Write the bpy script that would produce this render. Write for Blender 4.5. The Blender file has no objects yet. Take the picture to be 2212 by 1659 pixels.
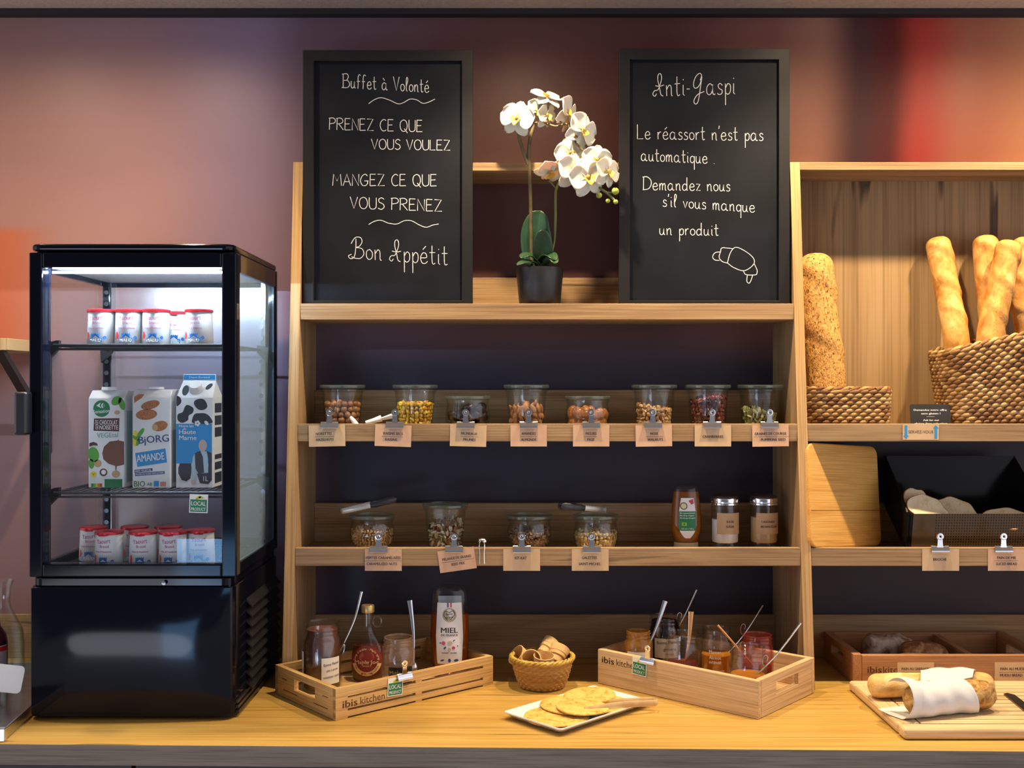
import bpy, bmesh, math, random
from mathutils import Vector, Matrix, Euler
from math import pi, sin, cos, radians as R

# ------------------------------------------------------------------ camera, light, exposure
S = bpy.context.scene
COL = S.collection
F, CX, CY, H = 2330.0, 1106.0, 829.5, 1.561      # focal length in pixels, principal point, eye height
def X(px, d): return (px - CX) / F * d
def Z(py, d): return H - (py - CY) / F * d

cam = bpy.data.cameras.new('camera')
cam.sensor_fit = 'HORIZONTAL'; cam.sensor_width = 36.0; cam.lens = 36.0 * F / 2212.0
cam.clip_start = 0.05; cam.clip_end = 60
camo = bpy.data.objects.new('camera', cam); COL.objects.link(camo)
camo.location = (0, 0, H); camo.rotation_euler = (pi / 2, 0, 0)
S.camera = camo

S.view_settings.view_transform = 'Standard'; S.view_settings.look = 'None'
S.view_settings.exposure = 0.12; S.view_settings.gamma = 1.0; S.view_settings.use_curve_mapping = False
S.cycles.transparent_max_bounces = 32; S.cycles.max_bounces = 8
S.cycles.diffuse_bounces = 3; S.cycles.glossy_bounces = 4
S.cycles.caustics_reflective = False; S.cycles.caustics_refractive = False
S.cycles.sample_clamp_indirect = 3.0
S.cycles.use_denoising = True

W = bpy.data.worlds.new('room_light'); S.world = W; W.use_nodes = True
bg = W.node_tree.nodes['Background']
bg.inputs['Color'].default_value = (0.60, 0.60, 0.66, 1); bg.inputs['Strength'].default_value = 2.0

# world light dimmed in a cone behind the camera, keeping gloss black dark
_nt = W.node_tree
_tc = _nt.nodes.new('ShaderNodeTexCoord'); _dp = _nt.nodes.new('ShaderNodeVectorMath'); _dp.operation = 'DOT_PRODUCT'
_dp.inputs[1].default_value = (-0.2425, -0.9701, 0.0); _nt.links.new(_tc.outputs['Generated'], _dp.inputs[0])
_mr = _nt.nodes.new('ShaderNodeMapRange'); _mr.interpolation_type = 'SMOOTHSTEP'; _nt.links.new(_dp.outputs['Value'], _mr.inputs[0])
_mr.inputs[1].default_value = 0.72; _mr.inputs[2].default_value = 0.95; _mr.inputs[3].default_value = 1.0; _mr.inputs[4].default_value = 0.10
_mx = _nt.nodes.new('ShaderNodeMix'); _mx.data_type = 'RGBA'; _mx.blend_type = 'MULTIPLY'; _mx.inputs[0].default_value = 1.0
_mx.inputs[6].default_value = bg.inputs['Color'].default_value; _nt.links.new(_mr.outputs[0], _mx.inputs[7]); _nt.links.new(_mx.outputs[2], bg.inputs['Color'])

def spot(x, y, z, power, col, size, blend, tilt=0.0):
    l = bpy.data.lights.new('ceiling_spot_light', 'SPOT'); l.energy = power; l.color = col
    l.spot_size = R(size); l.spot_blend = blend; l.shadow_soft_size = 0.02
    o = bpy.data.objects.new('ceiling_spot_light', l); COL.objects.link(o)
    o.location = (x, y, z); o.rotation_euler = (tilt, 0, 0)
    return o
# recessed ceiling spots in a row above the worktop: each a wide spill and a hot centre
WARM = (1.0, 0.75, 0.46)
for sx, wide, hot in ((-1.22, 14, 15), (-0.80, 18, 18), (0.02, 13, 50), (0.69, 14, 48), (1.22, 20, 48)):
    spot(sx, 2.17, 2.44, wide, WARM, 172, 1.0)
    spot(sx, 2.17, 2.44, hot, WARM, 112, 0.8)
# blue area light added low behind the camera for the fridge base to reflect
wl = bpy.data.lights.new('added_blue_light', 'AREA'); wl.shape = 'RECTANGLE'
wl.size = 0.50; wl.size_y = 0.72; wl.energy = 7; wl.color = (0.25, 0.55, 1.0)
wo = bpy.data.objects.new('added_blue_light', wl); COL.objects.link(wo)
wo.location = (-1.57, -1.6, 0.36); wo.rotation_euler = (pi / 2, 0, 0)
# pale ellipse light, added likewise to lay a grey patch on the fridge base
wl2 = bpy.data.lights.new('added_pale_light', 'AREA'); wl2.shape = 'ELLIPSE'
wl2.size = 1.45; wl2.size_y = 0.64; wl2.energy = 11; wl2.color = (0.86, 0.88, 1.0)
wo2 = bpy.data.objects.new('added_pale_light', wl2); COL.objects.link(wo2)
wo2.location = (-2.12, -1.75, 0.22); wo2.rotation_euler = (pi / 2, 0, 0)

# ------------------------------------------------------------------ materials
def lin(c):
    if isinstance(c, str):
        c = [int(c[i:i + 2], 16) / 255 for i in (1, 3, 5)]
        return tuple(v / 12.92 if v < 0.04045 else ((v + 0.055) / 1.055) ** 2.4 for v in c) + (1,)
    return tuple(c)[:3] + (1,)
MC = {}
def newmat(name):
    m = bpy.data.materials.new(name); m.use_nodes = True
    nt = m.node_tree
    for n in list(nt.nodes): nt.nodes.remove(n)
    out = nt.nodes.new('ShaderNodeOutputMaterial')
    return m, nt, out
def N(nt, typ, **kw):
    n = nt.nodes.new(typ)
    for k, v in kw.items():
        if k.startswith('i_'):
            n.inputs[k[2:].replace('_', ' ')].default_value = v
        else: setattr(n, k, v)
    return n
def L(nt, a, ai, b, bi): nt.links.new(a.outputs[ai], b.inputs[bi])
def ramp(nt, stops, interp='LINEAR'):
    n = nt.nodes.new('ShaderNodeValToRGB'); cr = n.color_ramp; cr.interpolation = interp
    while len(cr.elements) < len(stops): cr.elements.new(0.5)
    for e, (p, c) in zip(cr.elements, stops): e.position = p; e.color = lin(c)
    return n
def mat(name, col, rough=0.5, metal=0.0, spec=0.5, noise=0.0, nscale=60, bump=0.0, bscale=120, coat=0.0, emit=0.0, sss=0.0):
    if name in MC: return MC[name]
    m, nt, out = newmat(name)
    p = N(nt, 'ShaderNodeBsdfPrincipled'); L(nt, p, 0, out, 0)
    c = lin(col)
    p.inputs['Base Color'].default_value = c; p.inputs['Roughness'].default_value = rough
    p.inputs['Metallic'].default_value = metal; p.inputs['Specular IOR Level'].default_value = spec
    p.inputs['Coat Weight'].default_value = coat; p.inputs['Coat Roughness'].default_value = 0.05
    if sss: p.inputs['Subsurface Weight'].default_value = sss; p.inputs['Subsurface Scale'].default_value = 0.01
    if emit: p.inputs['Emission Color'].default_value = c; p.inputs['Emission Strength'].default_value = emit
    if noise or bump: tc = N(nt, 'ShaderNodeTexCoord')
    if noise:
        nz = N(nt, 'ShaderNodeTexNoise', i_Scale=nscale, i_Detail=4.0); L(nt, tc, 'Object', nz, 'Vector')
        r = ramp(nt, [(0.3, [v * (1 - noise) for v in c[:3]]), (0.7, [min(1, v * (1 + noise)) for v in c[:3]])])
        L(nt, nz, 'Fac', r, 0); L(nt, r, 0, p, 'Base Color')
    if bump:
        bz = N(nt, 'ShaderNodeTexNoise', i_Scale=bscale, i_Detail=3.0); L(nt, tc, 'Object', bz, 'Vector')
        b = N(nt, 'ShaderNodeBump', i_Strength=bump, i_Distance=0.002); L(nt, bz, 'Fac', b, 'Height'); L(nt, b, 0, p, 'Normal')
    MC[name] = m; return m
def wood(name, dark, midc, light, axis='X', rough=0.5, crack=0.6, sc=1.0, thr=0.02):
    """planked oak look: long soft figure, fine pores and dark open cracks running along AXIS"""
    if name in MC: return MC[name]
    m, nt, out = newmat(name)
    p = N(nt, 'ShaderNodeBsdfPrincipled', i_Roughness=rough); L(nt, p, 0, out, 0)
    p.inputs['Specular IOR Level'].default_value = 0.3
    tc = N(nt, 'ShaderNodeTexCoord'); mp = N(nt, 'ShaderNodeMapping'); L(nt, tc, 'Object', mp, 0)
    def scl(a, b): return {'X': (a, b, b), 'Y': (b, a, b), 'Z': (b, b, a), 'E': (b, a, a)}[axis]
    mp.inputs['Scale'].default_value = scl(1.3 * sc, 13 * sc)
    n1 = N(nt, 'ShaderNodeTexNoise', i_Scale=1.0, i_Detail=5.0, i_Roughness=0.6, i_Distortion=1.2); L(nt, mp, 0, n1, 'Vector')
    r1 = ramp(nt, [(0.25, dark), (0.48, midc), (0.72, light)]); L(nt, n1, 'Fac', r1, 0)
    mp2 = N(nt, 'ShaderNodeMapping'); L(nt, tc, 'Object', mp2, 0); mp2.inputs['Scale'].default_value = scl(4 * sc, 330 * sc)
    n2 = N(nt, 'ShaderNodeTexNoise', i_Scale=1.0, i_Detail=3.0); L(nt, mp2, 0, n2, 'Vector')
    r2 = ramp(nt, [(0.32, (0.62, 0.58, 0.52)), (0.55, (1, 1, 1))]); L(nt, n2, 'Fac', r2, 0)
    mx = N(nt, 'ShaderNodeMix', data_type='RGBA', blend_type='MULTIPLY'); mx.inputs[0].default_value = 0.8
    L(nt, r1, 0, mx, 6); L(nt, r2, 0, mx, 7)
    mp3 = N(nt, 'ShaderNodeMapping'); L(nt, tc, 'Object', mp3, 0); mp3.inputs['Scale'].default_value = scl(3.2 * sc, 46 * sc)
    n3 = N(nt, 'ShaderNodeTexNoise', i_Scale=1.0, i_Detail=2.0, i_Distortion=0.6); L(nt, mp3, 0, n3, 'Vector')
    r3 = ramp(nt, [(0.245 + thr, (0, 0, 0)), (0.30 + thr, (1, 1, 1))]); L(nt, n3, 'Fac', r3, 0)
    mx2 = N(nt, 'ShaderNodeMix', data_type='RGBA', blend_type='MIX')
    sub = N(nt, 'ShaderNodeMath', operation='MULTIPLY_ADD'); sub.inputs[1].default_value = crack; sub.inputs[2].default_value = 1 - crack
    L(nt, r3, 0, sub, 0); L(nt, sub, 0, mx2, 0)
    mx2.inputs[6].default_value = tuple(v * 0.18 for v in lin(dark)[:3]) + (1,); L(nt, mx, 2, mx2, 7)
    L(nt, mx2, 2, p, 'Base Color')
    bp = N(nt, 'ShaderNodeBump', i_Strength=0.25, i_Distance=0.001); L(nt, n2, 'Fac', bp, 'Height'); L(nt, bp, 0, p, 'Normal')
    MC[name] = m; return m
def glass(name, tint=(0.97, 0.98, 0.98), edge=(0.55, 0.66, 0.62), rough=0.02, refl=1.0, haze=0.0, hazecol=(0.8, 0.85, 0.9)):
    """clear sheet or blown glass: what is behind shows through, the rim goes greener, reflections grow at grazing angles"""
    if name in MC: return MC[name]
    m, nt, out = newmat(name)
    lw = N(nt, 'ShaderNodeLayerWeight', i_Blend=0.35)
    rp = ramp(nt, [(0.25, tint), (0.95, edge)]); L(nt, lw, 'Facing', rp, 0)
    t = N(nt, 'ShaderNodeBsdfTransparent'); L(nt, rp, 0, t, 0)
    g = N(nt, 'ShaderNodeBsdfGlossy', i_Roughness=rough)
    pw = N(nt, 'ShaderNodeMath', operation='POWER'); L(nt, lw, 'Facing', pw, 0); pw.inputs[1].default_value = 3.0
    mu = N(nt, 'ShaderNodeMath', operation='MULTIPLY_ADD'); mu.inputs[1].default_value = 0.45 * refl; mu.inputs[2].default_value = 0.045 * refl; mu.use_clamp = True
    L(nt, pw, 0, mu, 0)
    mx = N(nt, 'ShaderNodeMixShader'); L(nt, mu, 0, mx, 0); L(nt, t, 0, mx, 1); L(nt, g, 0, mx, 2)
    last = mx
    if haze:
        d = N(nt, 'ShaderNodeBsdfDiffuse'); d.inputs[0].default_value = lin(hazecol)
        m2 = N(nt, 'ShaderNodeMixShader'); m2.inputs[0].default_value = haze
        L(nt, mx, 0, m2, 1); L(nt, d, 0, m2, 2); last = m2
    L(nt, last, 0, out, 0)
    MC[name] = m; return m
def syrup(name, col, clear=0.5, deep=None):
    """honey, syrup and jelly: partly clear, partly scattering"""
    if name in MC: return MC[name]
    m, nt, out = newmat(name)
    t = N(nt, 'ShaderNodeBsdfTransparent'); t.inputs[0].default_value = lin(deep or col)
    p = N(nt, 'ShaderNodeBsdfPrincipled', i_Roughness=0.08); p.inputs['Base Color'].default_value = lin(col)
    tr = N(nt, 'ShaderNodeBsdfTranslucent'); tr.inputs[0].default_value = lin(col)
    a = N(nt, 'ShaderNodeMixShader'); a.inputs[0].default_value = 0.4; L(nt, p, 0, a, 1); L(nt, tr, 0, a, 2)
    mx = N(nt, 'ShaderNodeMixShader'); mx.inputs[0].default_value = clear; L(nt, a, 0, mx, 1); L(nt, t, 0, mx, 2); L(nt, mx, 0, out, 0)
    MC[name] = m; return m
def varied(name, cols, rough=0.45, per='island', bump=0.3, bscale=300, spec=0.4, nz=0.25):
    """each piece (or each object) takes its own colour from COLS, with a fine mottling"""
    if name in MC: return MC[name]
    m, nt, out = newmat(name)
    p = N(nt, 'ShaderNodeBsdfPrincipled', i_Roughness=rough); L(nt, p, 0, out, 0); p.inputs['Specular IOR Level'].default_value = spec
    r = ramp(nt, [(i / len(cols), c) for i, c in enumerate(cols)], 'CONSTANT' if per == 'island' else 'LINEAR')
    if per == 'island': g = N(nt, 'ShaderNodeNewGeometry'); L(nt, g, 'Random Per Island', r, 0)
    else: g = N(nt, 'ShaderNodeObjectInfo'); L(nt, g, 'Random', r, 0)
    tc = N(nt, 'ShaderNodeTexCoord')
    z = N(nt, 'ShaderNodeTexNoise', i_Scale=bscale, i_Detail=3.0); L(nt, tc, 'Object', z, 'Vector')
    zr = ramp(nt, [(0.3, [1 - nz] * 3), (0.7, [1] * 3)]); L(nt, z, 'Fac', zr, 0)
    mx = N(nt, 'ShaderNodeMix', data_type='RGBA', blend_type='MULTIPLY'); mx.inputs[0].default_value = 1
    L(nt, r, 0, mx, 6); L(nt, zr, 0, mx, 7); L(nt, mx, 2, p, 'Base Color')
    b = N(nt, 'ShaderNodeBump', i_Strength=bump, i_Distance=0.001); L(nt, z, 'Fac', b, 'Height'); L(nt, b, 0, p, 'Normal')
    MC[name] = m; return m
def crust(name, stops, scale=28, fine=220, rough=0.6, stretch=(1, 1, 1), bump=0.5):
    """baked crust, pancake, wicker straw: two layers of noise driven through a colour ramp"""
    if name in MC: return MC[name]
    m, nt, out = newmat(name)
    p = N(nt, 'ShaderNodeBsdfPrincipled', i_Roughness=rough); L(nt, p, 0, out, 0); p.inputs['Specular IOR Level'].default_value = 0.35
    tc = N(nt, 'ShaderNodeTexCoord'); mp = N(nt, 'ShaderNodeMapping'); L(nt, tc, 'Object', mp, 0); mp.inputs['Scale'].default_value = stretch
    a = N(nt, 'ShaderNodeTexNoise', i_Scale=scale, i_Detail=6.0, i_Roughness=0.65, i_Distortion=0.7); L(nt, mp, 0, a, 'Vector')
    r = ramp(nt, stops); L(nt, a, 'Fac', r, 0); L(nt, r, 0, p, 'Base Color')
    f = N(nt, 'ShaderNodeTexNoise', i_Scale=fine, i_Detail=3.0); L(nt, mp, 0, f, 'Vector')
    b = N(nt, 'ShaderNodeBump', i_Strength=bump, i_Distance=0.002); L(nt, f, 'Fac', b, 'Height'); L(nt, b, 0, p, 'Normal')
    MC[name] = m; return m
# ------------------------------------------------------------------ mesh helpers
class MB:
    """collects shapes into one mesh"""
    def __init__(s): s.v = []; s.f = []
    def add(s, vs, fs, M=None):
        b = len(s.v)
        s.v += [tuple(M @ Vector(p)) if M is not None else tuple(p) for p in vs]
        s.f += [tuple(i + b for i in f) for f in fs]
        return s
    def box(s, x0, x1, y0, y1, z0, z1, M=None):
        v = [(x0, y0, z0), (x1, y0, z0), (x1, y1, z0), (x0, y1, z0), (x0, y0, z1), (x1, y0, z1), (x1, y1, z1), (x0, y1, z1)]
        return s.add(v, [(0, 3, 2, 1), (4, 5, 6, 7), (0, 1, 5, 4), (1, 2, 6, 5), (2, 3, 7, 6), (3, 0, 4, 7)], M)
    def prism(s, poly, a, b, axis='z', M=None):
        """polygon extruded from a to b; axis says which coordinate runs along the extrusion"""
        n = len(poly)
        def pt(p, t): return {'z': (p[0], p[1], t), 'y': (p[0], t, p[1]), 'x': (t, p[0], p[1])}[axis]
        v = [pt(p, a) for p in poly] + [pt(p, b) for p in poly]
        f = [tuple(range(n - 1, -1, -1)), tuple(range(n, 2 * n))] + [(i, (i + 1) % n, (i + 1) % n + n, i + n) for i in range(n)]
        return s.add(v, f, M)
    def lathe(s, prof, n=32, c=(0, 0, 0), M=None, sx=1, sy=1):
        """profile [(r, z)...] turned about the z axis"""
        v = []; f = []; rows = []
        for r, z in prof:
            if r < 1e-6: rows.append([len(v)]); v.append((c[0], c[1], c[2] + z))
            else:
                rows.append(list(range(len(v), len(v) + n)))
                v += [(c[0] + sx * r * cos(2 * pi * i / n), c[1] + sy * r * sin(2 * pi * i / n), c[2] + z) for i in range(n)]
        for a, b in zip(rows, rows[1:]):
            if len(a) == 1 and len(b) == 1: continue
            for i in range(n):
                j = (i + 1) % n
                if len(a) == 1: f.append((a[0], b[j], b[i]))
                elif len(b) == 1: f.append((a[i], a[j], b[0]))
                else: f.append((a[i], a[j], b[j], b[i]))
        return s.add(v, f, M)
    def tube(s, pts, r, n=8, cap=True, flat=1.0, up=None, M=None):
        """a swept tube; r a number or one per point; flat < 1 squeezes it along the second frame axis"""
        pts = [Vector(p) for p in pts]; m = len(pts)
        rr = r if isinstance(r, (list, tuple)) else [r] * m
        v = []; f = []; nrm = Vector(up) if up else None
        for i, p in enumerate(pts):
            t = (pts[min(i + 1, m - 1)] - pts[max(i - 1, 0)])
            t = t.normalized() if t.length > 1e-9 else Vector((0, 0, 1))
            if nrm is None:
                nrm = Vector((0, 0, 1)) if abs(t.z) < 0.9 else Vector((1, 0, 0))
            nrm = (nrm - t * nrm.dot(t))
            nrm = nrm.normalized() if nrm.length > 1e-6 else t.orthogonal().normalized()
            bt = t.cross(nrm)
            for k in range(n):
                a = 2 * pi * k / n
                v.append(p + nrm * (cos(a) * rr[i] * flat) + bt * (sin(a) * rr[i]))
        for i in range(m - 1):
            for k in range(n):
                j = (k + 1) % n
                f.append((i * n + k, i * n + j, (i + 1) * n + j, (i + 1) * n + k))
        if cap: f += [tuple(range(n - 1, -1, -1)), tuple((m - 1) * n + k for k in range(n))]
        return s.add(v, f, M)
    def ball(s, c=(0, 0, 0), r=(1, 1, 1), nu=12, nv=8, M=None):
        if not isinstance(r, (tuple, list)): r = (r, r, r)
        v = [(c[0], c[1], c[2] - r[2])]
        for j in range(1, nv):
            p = -pi / 2 + pi * j / nv
            v += [(c[0] + r[0] * cos(p) * cos(2 * pi * i / nu), c[1] + r[1] * cos(p) * sin(2 * pi * i / nu), c[2] + r[2] * sin(p)) for i in range(nu)]
        v.append((c[0], c[1], c[2] + r[2])); t = len(v) - 1
        f = [(0, 1 + (i + 1) % nu, 1 + i) for i in range(nu)]
        for j in range(nv - 2):
            a = 1 + j * nu
            f += [(a + i, a + (i + 1) % nu, a + nu + (i + 1) % nu, a + nu + i) for i in range(nu)]
        a = 1 + (nv - 2) * nu
        f += [(a + i, a + (i + 1) % nu, t) for i in range(nu)]
        return s.add(v, f, M)
    def grid(s, fn, nu, nv, closeu=False, M=None):
        """surface fn(u, v) -> point, u and v in 0..1"""
        v = [fn(i / (nu if closeu else nu - 1), j / (nv - 1)) for j in range(nv) for i in range(nu)]
        f = []
        for j in range(nv - 1):
            for i in range(nu if closeu else nu - 1):
                k = (i + 1) % nu
                f.append((j * nu + i, j * nu + k, (j + 1) * nu + k, (j + 1) * nu + i))
        return s.add(v, f, M)
def holed(x0, x1, y0, y1, z0, z1, hy0, hy1, hz0, hz1):
    """a board with one rectangular hole through its thickness (x0..x1)"""
    o = [(y0, z0), (y1, z0), (y1, z1), (y0, z1)]; i = [(hy0, hz0), (hy1, hz0), (hy1, hz1), (hy0, hz1)]
    v = [(x, a, b) for x in (x0, x1) for q in (o, i) for a, b in q]; f = []
    for k in range(4):
        j = (k + 1) % 4
        f += [(k, j, j + 4, k + 4), (k + 8, k + 12, j + 12, j + 8), (k, k + 8, j + 8, j), (k + 4, j + 4, j + 12, k + 12)]
    return MB().add(v, f)
def rrect(x0, x1, y0, y1, r, n=5):
    p = []
    for cx, cy, a in ((x1 - r, y0 + r, -pi / 2), (x1 - r, y1 - r, 0), (x0 + r, y1 - r, pi / 2), (x0 + r, y0 + r, pi)):
        p += [(cx + r * cos(a + pi / 2 * i / n), cy + r * sin(a + pi / 2 * i / n)) for i in range(n + 1)]
    return p
def ell(cx, cy, a, b=None, rot=0, n=20):
    b = b or a
    return [(cx + a * cos(t) * cos(rot) - b * sin(t) * sin(rot), cy + a * cos(t) * sin(rot) + b * sin(t) * cos(rot)) for t in [2 * pi * i / n for i in range(n)]]
def spline(p, k=6, closed=False):
    """Catmull-Rom through the points"""
    n = len(p); o = []
    P = [Vector(q) for q in p]
    for i in range(n if closed else n - 1):
        if closed: a, b, c, d = P[i - 1], P[i], P[(i + 1) % n], P[(i + 2) % n]
        else: a, b, c, d = P[max(i - 1, 0)], P[i], P[i + 1], P[min(i + 2, n - 1)]
        for j in range(k):
            t = j / k
            o.append(0.5 * ((2 * b) + (c - a) * t + (2 * a - 5 * b + 4 * c - d) * t * t + (3 * b - a - 3 * c + d) * t ** 3))
    if not closed: o.append(P[-1])
    return o
def tm(loc=(0, 0, 0), rot=(0, 0, 0), sc=(1, 1, 1)):
    return Matrix.LocRotScale(Vector(loc), Euler(rot), Vector(sc))
def mesh_of(name, mb, smooth=None):
    me = bpy.data.meshes.new(name); me.from_pydata(mb.v, [], mb.f)
    bm = bmesh.new(); bm.from_mesh(me); bmesh.ops.recalc_face_normals(bm, faces=bm.faces); bm.to_mesh(me); bm.free()
    if smooth:
        me.polygons.foreach_set('use_smooth', [True] * len(me.polygons))
        me.set_sharp_from_angle(angle=R(smooth))
    me.update(); return me
def part(name, mb, m, parent=None, smooth=None, bevel=0, label=None, stuff=False, seg=2):
    me = mb if isinstance(mb, bpy.types.Mesh) else mesh_of(name, mb, smooth)
    if not me.materials: me.materials.append(m)
    o = bpy.data.objects.new(name, me); COL.objects.link(o)
    if parent: o.parent = parent
    if bevel:
        b = o.modifiers.new('edge', 'BEVEL'); b.width = bevel; b.segments = seg; b.limit_method = 'ANGLE'; b.angle_limit = R(40)
    if label: o['label'] = label
    if stuff: o['kind'] = 'stuff'
    return o
def tag(o, label, cat, group=None, kind=None):
    o['label'] = label; o['category'] = cat
    if group: o['group'] = group
    if kind: o['kind'] = kind
    return o
def thing(name, label, cat, loc=(0, 0, 0), rot=(0, 0, 0), group=None):
    o = bpy.data.objects.new(name, None); COL.objects.link(o); o.empty_display_size = 0.02
    o.location = loc; o.rotation_euler = rot if isinstance(rot, (tuple, list, Euler)) else (0, 0, rot)
    return tag(o, label, cat, group)
def solo(name, mb, m, label, cat, loc=(0, 0, 0), rot=(0, 0, 0), group=None, kind=None, **kw):
    o = part(name, mb, m, None, **kw); o.location = loc; o.rotation_euler = rot if isinstance(rot, (tuple, list, Euler)) else (0, 0, rot)
    return tag(o, label, cat, group, kind)
def struct(name, mb, m, **kw):
    o = part(name, mb, m, None, **kw); o['kind'] = 'structure'; return o
def dup(root, loc, rot=None, label=None, scale=None):
    """a copy of a thing with copies of its parts and sub-parts"""
    def rec(o, par):
        c = o.copy(); COL.objects.link(c)
        if par: c.parent = par
        for ch in [q for q in bpy.data.objects if q.parent == o]: rec(ch, c)
        return c
    r = rec(root, None); r.location = loc
    if rot is not None: r.rotation_euler = rot if isinstance(rot, (tuple, list, Euler)) else (0, 0, rot)
    if label: r['label'] = label
    if scale: r.scale = scale
    return r
# ---- lettering
TXT = {}
def glyphs(s, bold):
    """outline letters, cap height 1, as (verts, faces, width)"""
    k = (s, bold)
    if k in TXT: return TXT[k]
    c = bpy.data.curves.new('t', 'FONT'); c.body = s; c.size = 1.0; c.resolution_u = 2
    o = bpy.data.objects.new('t', c); COL.objects.link(o)
    bpy.context.view_layer.update()
    me = bpy.data.meshes.new_from_object(o.evaluated_get(bpy.context.evaluated_depsgraph_get()))
    vs = [tuple(v.co) for v in me.vertices]; fs = [tuple(p.vertices) for p in me.polygons]
    bpy.data.objects.remove(o); bpy.data.curves.remove(c); bpy.data.meshes.remove(me)
    x0 = min(v[0] for v in vs); x1 = max(v[0] for v in vs); q = 1 / 0.72
    vs = [((v[0] - (x0 + x1) / 2) * q, v[1] * q) for v in vs]
    if bold:                                   # heavier strokes: the outline laid down three times, slightly shifted
        n = len(vs); vs = [(x + d, y) for d in (-.022, 0, .022) for x, y in vs]; fs = [tuple(i + n * j for i in f) for j in range(3) for f in fs]
    TXT[k] = (vs, fs, (x1 - x0) * q); return TXT[k]
def front(x, z, y): return (x, y, z)
def lettering(lines, m, parent, surf, name='lettering', label=None):
    """lines of print: (text, centre x, baseline z, cap height, width or None, bold, turn); surf(x, z) -> point on the carrying face"""
    mb = MB()
    for ln in lines:
        s, cx, bz, h, w, bold = (list(ln) + [None, False])[:6]; turn = ln[6] if len(ln) > 6 else 0
        vs, fs, nw = glyphs(s, bold)
        sx = (w / nw) if w else h
        out = []
        for i_, (a, b) in enumerate(vs):
            lift = (i_ // (len(vs) // 3)) * .00006 if bold else 0
            a *= sx; b *= h
            a, b = a * cos(turn) - b * sin(turn), a * sin(turn) + b * cos(turn)
            q_ = surf(cx + a, bz + b); out.append((q_[0], q_[1] - lift, q_[2]))
        mb.add(out, fs)
    me = bpy.data.meshes.new(name); me.from_pydata(mb.v, [], mb.f)
    return part(name, me, m, parent, label=label)
def flatsurf(y): return lambda x, z: (x, y, z)
def roundsurf(r, a0=0.0, cone=0.0):
    """wraps flat (x, z) round a can of radius r about the local z axis, facing -y turned by a0"""
    return lambda x, z: ((r + cone * z) * sin(x / r + a0), -(r + cone * z) * cos(x / r + a0), z)
def sheet(polys, surf, mb=None):
    """flat printed shapes laid on surf"""
    mb = mb or MB()
    for p in polys:
        mb.add([surf(a, b) for a, b in p], [tuple(range(len(p)))])
    return mb
def patch(x0, x1, z0, z1, surf, n=14, mb=None):
    """a label strip that follows a curved face"""
    mb = mb or MB()
    mb.grid(lambda u, v: surf(x0 + (x1 - x0) * u, z0 + (z1 - z0) * v), n, 2)
    return mb
def decal(name, polys, m, parent, surf, label=None):
    mb = sheet(polys, surf); me = bpy.data.meshes.new(name); me.from_pydata(mb.v, [], mb.f)
    return part(name, me, m, parent, label=label)
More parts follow.
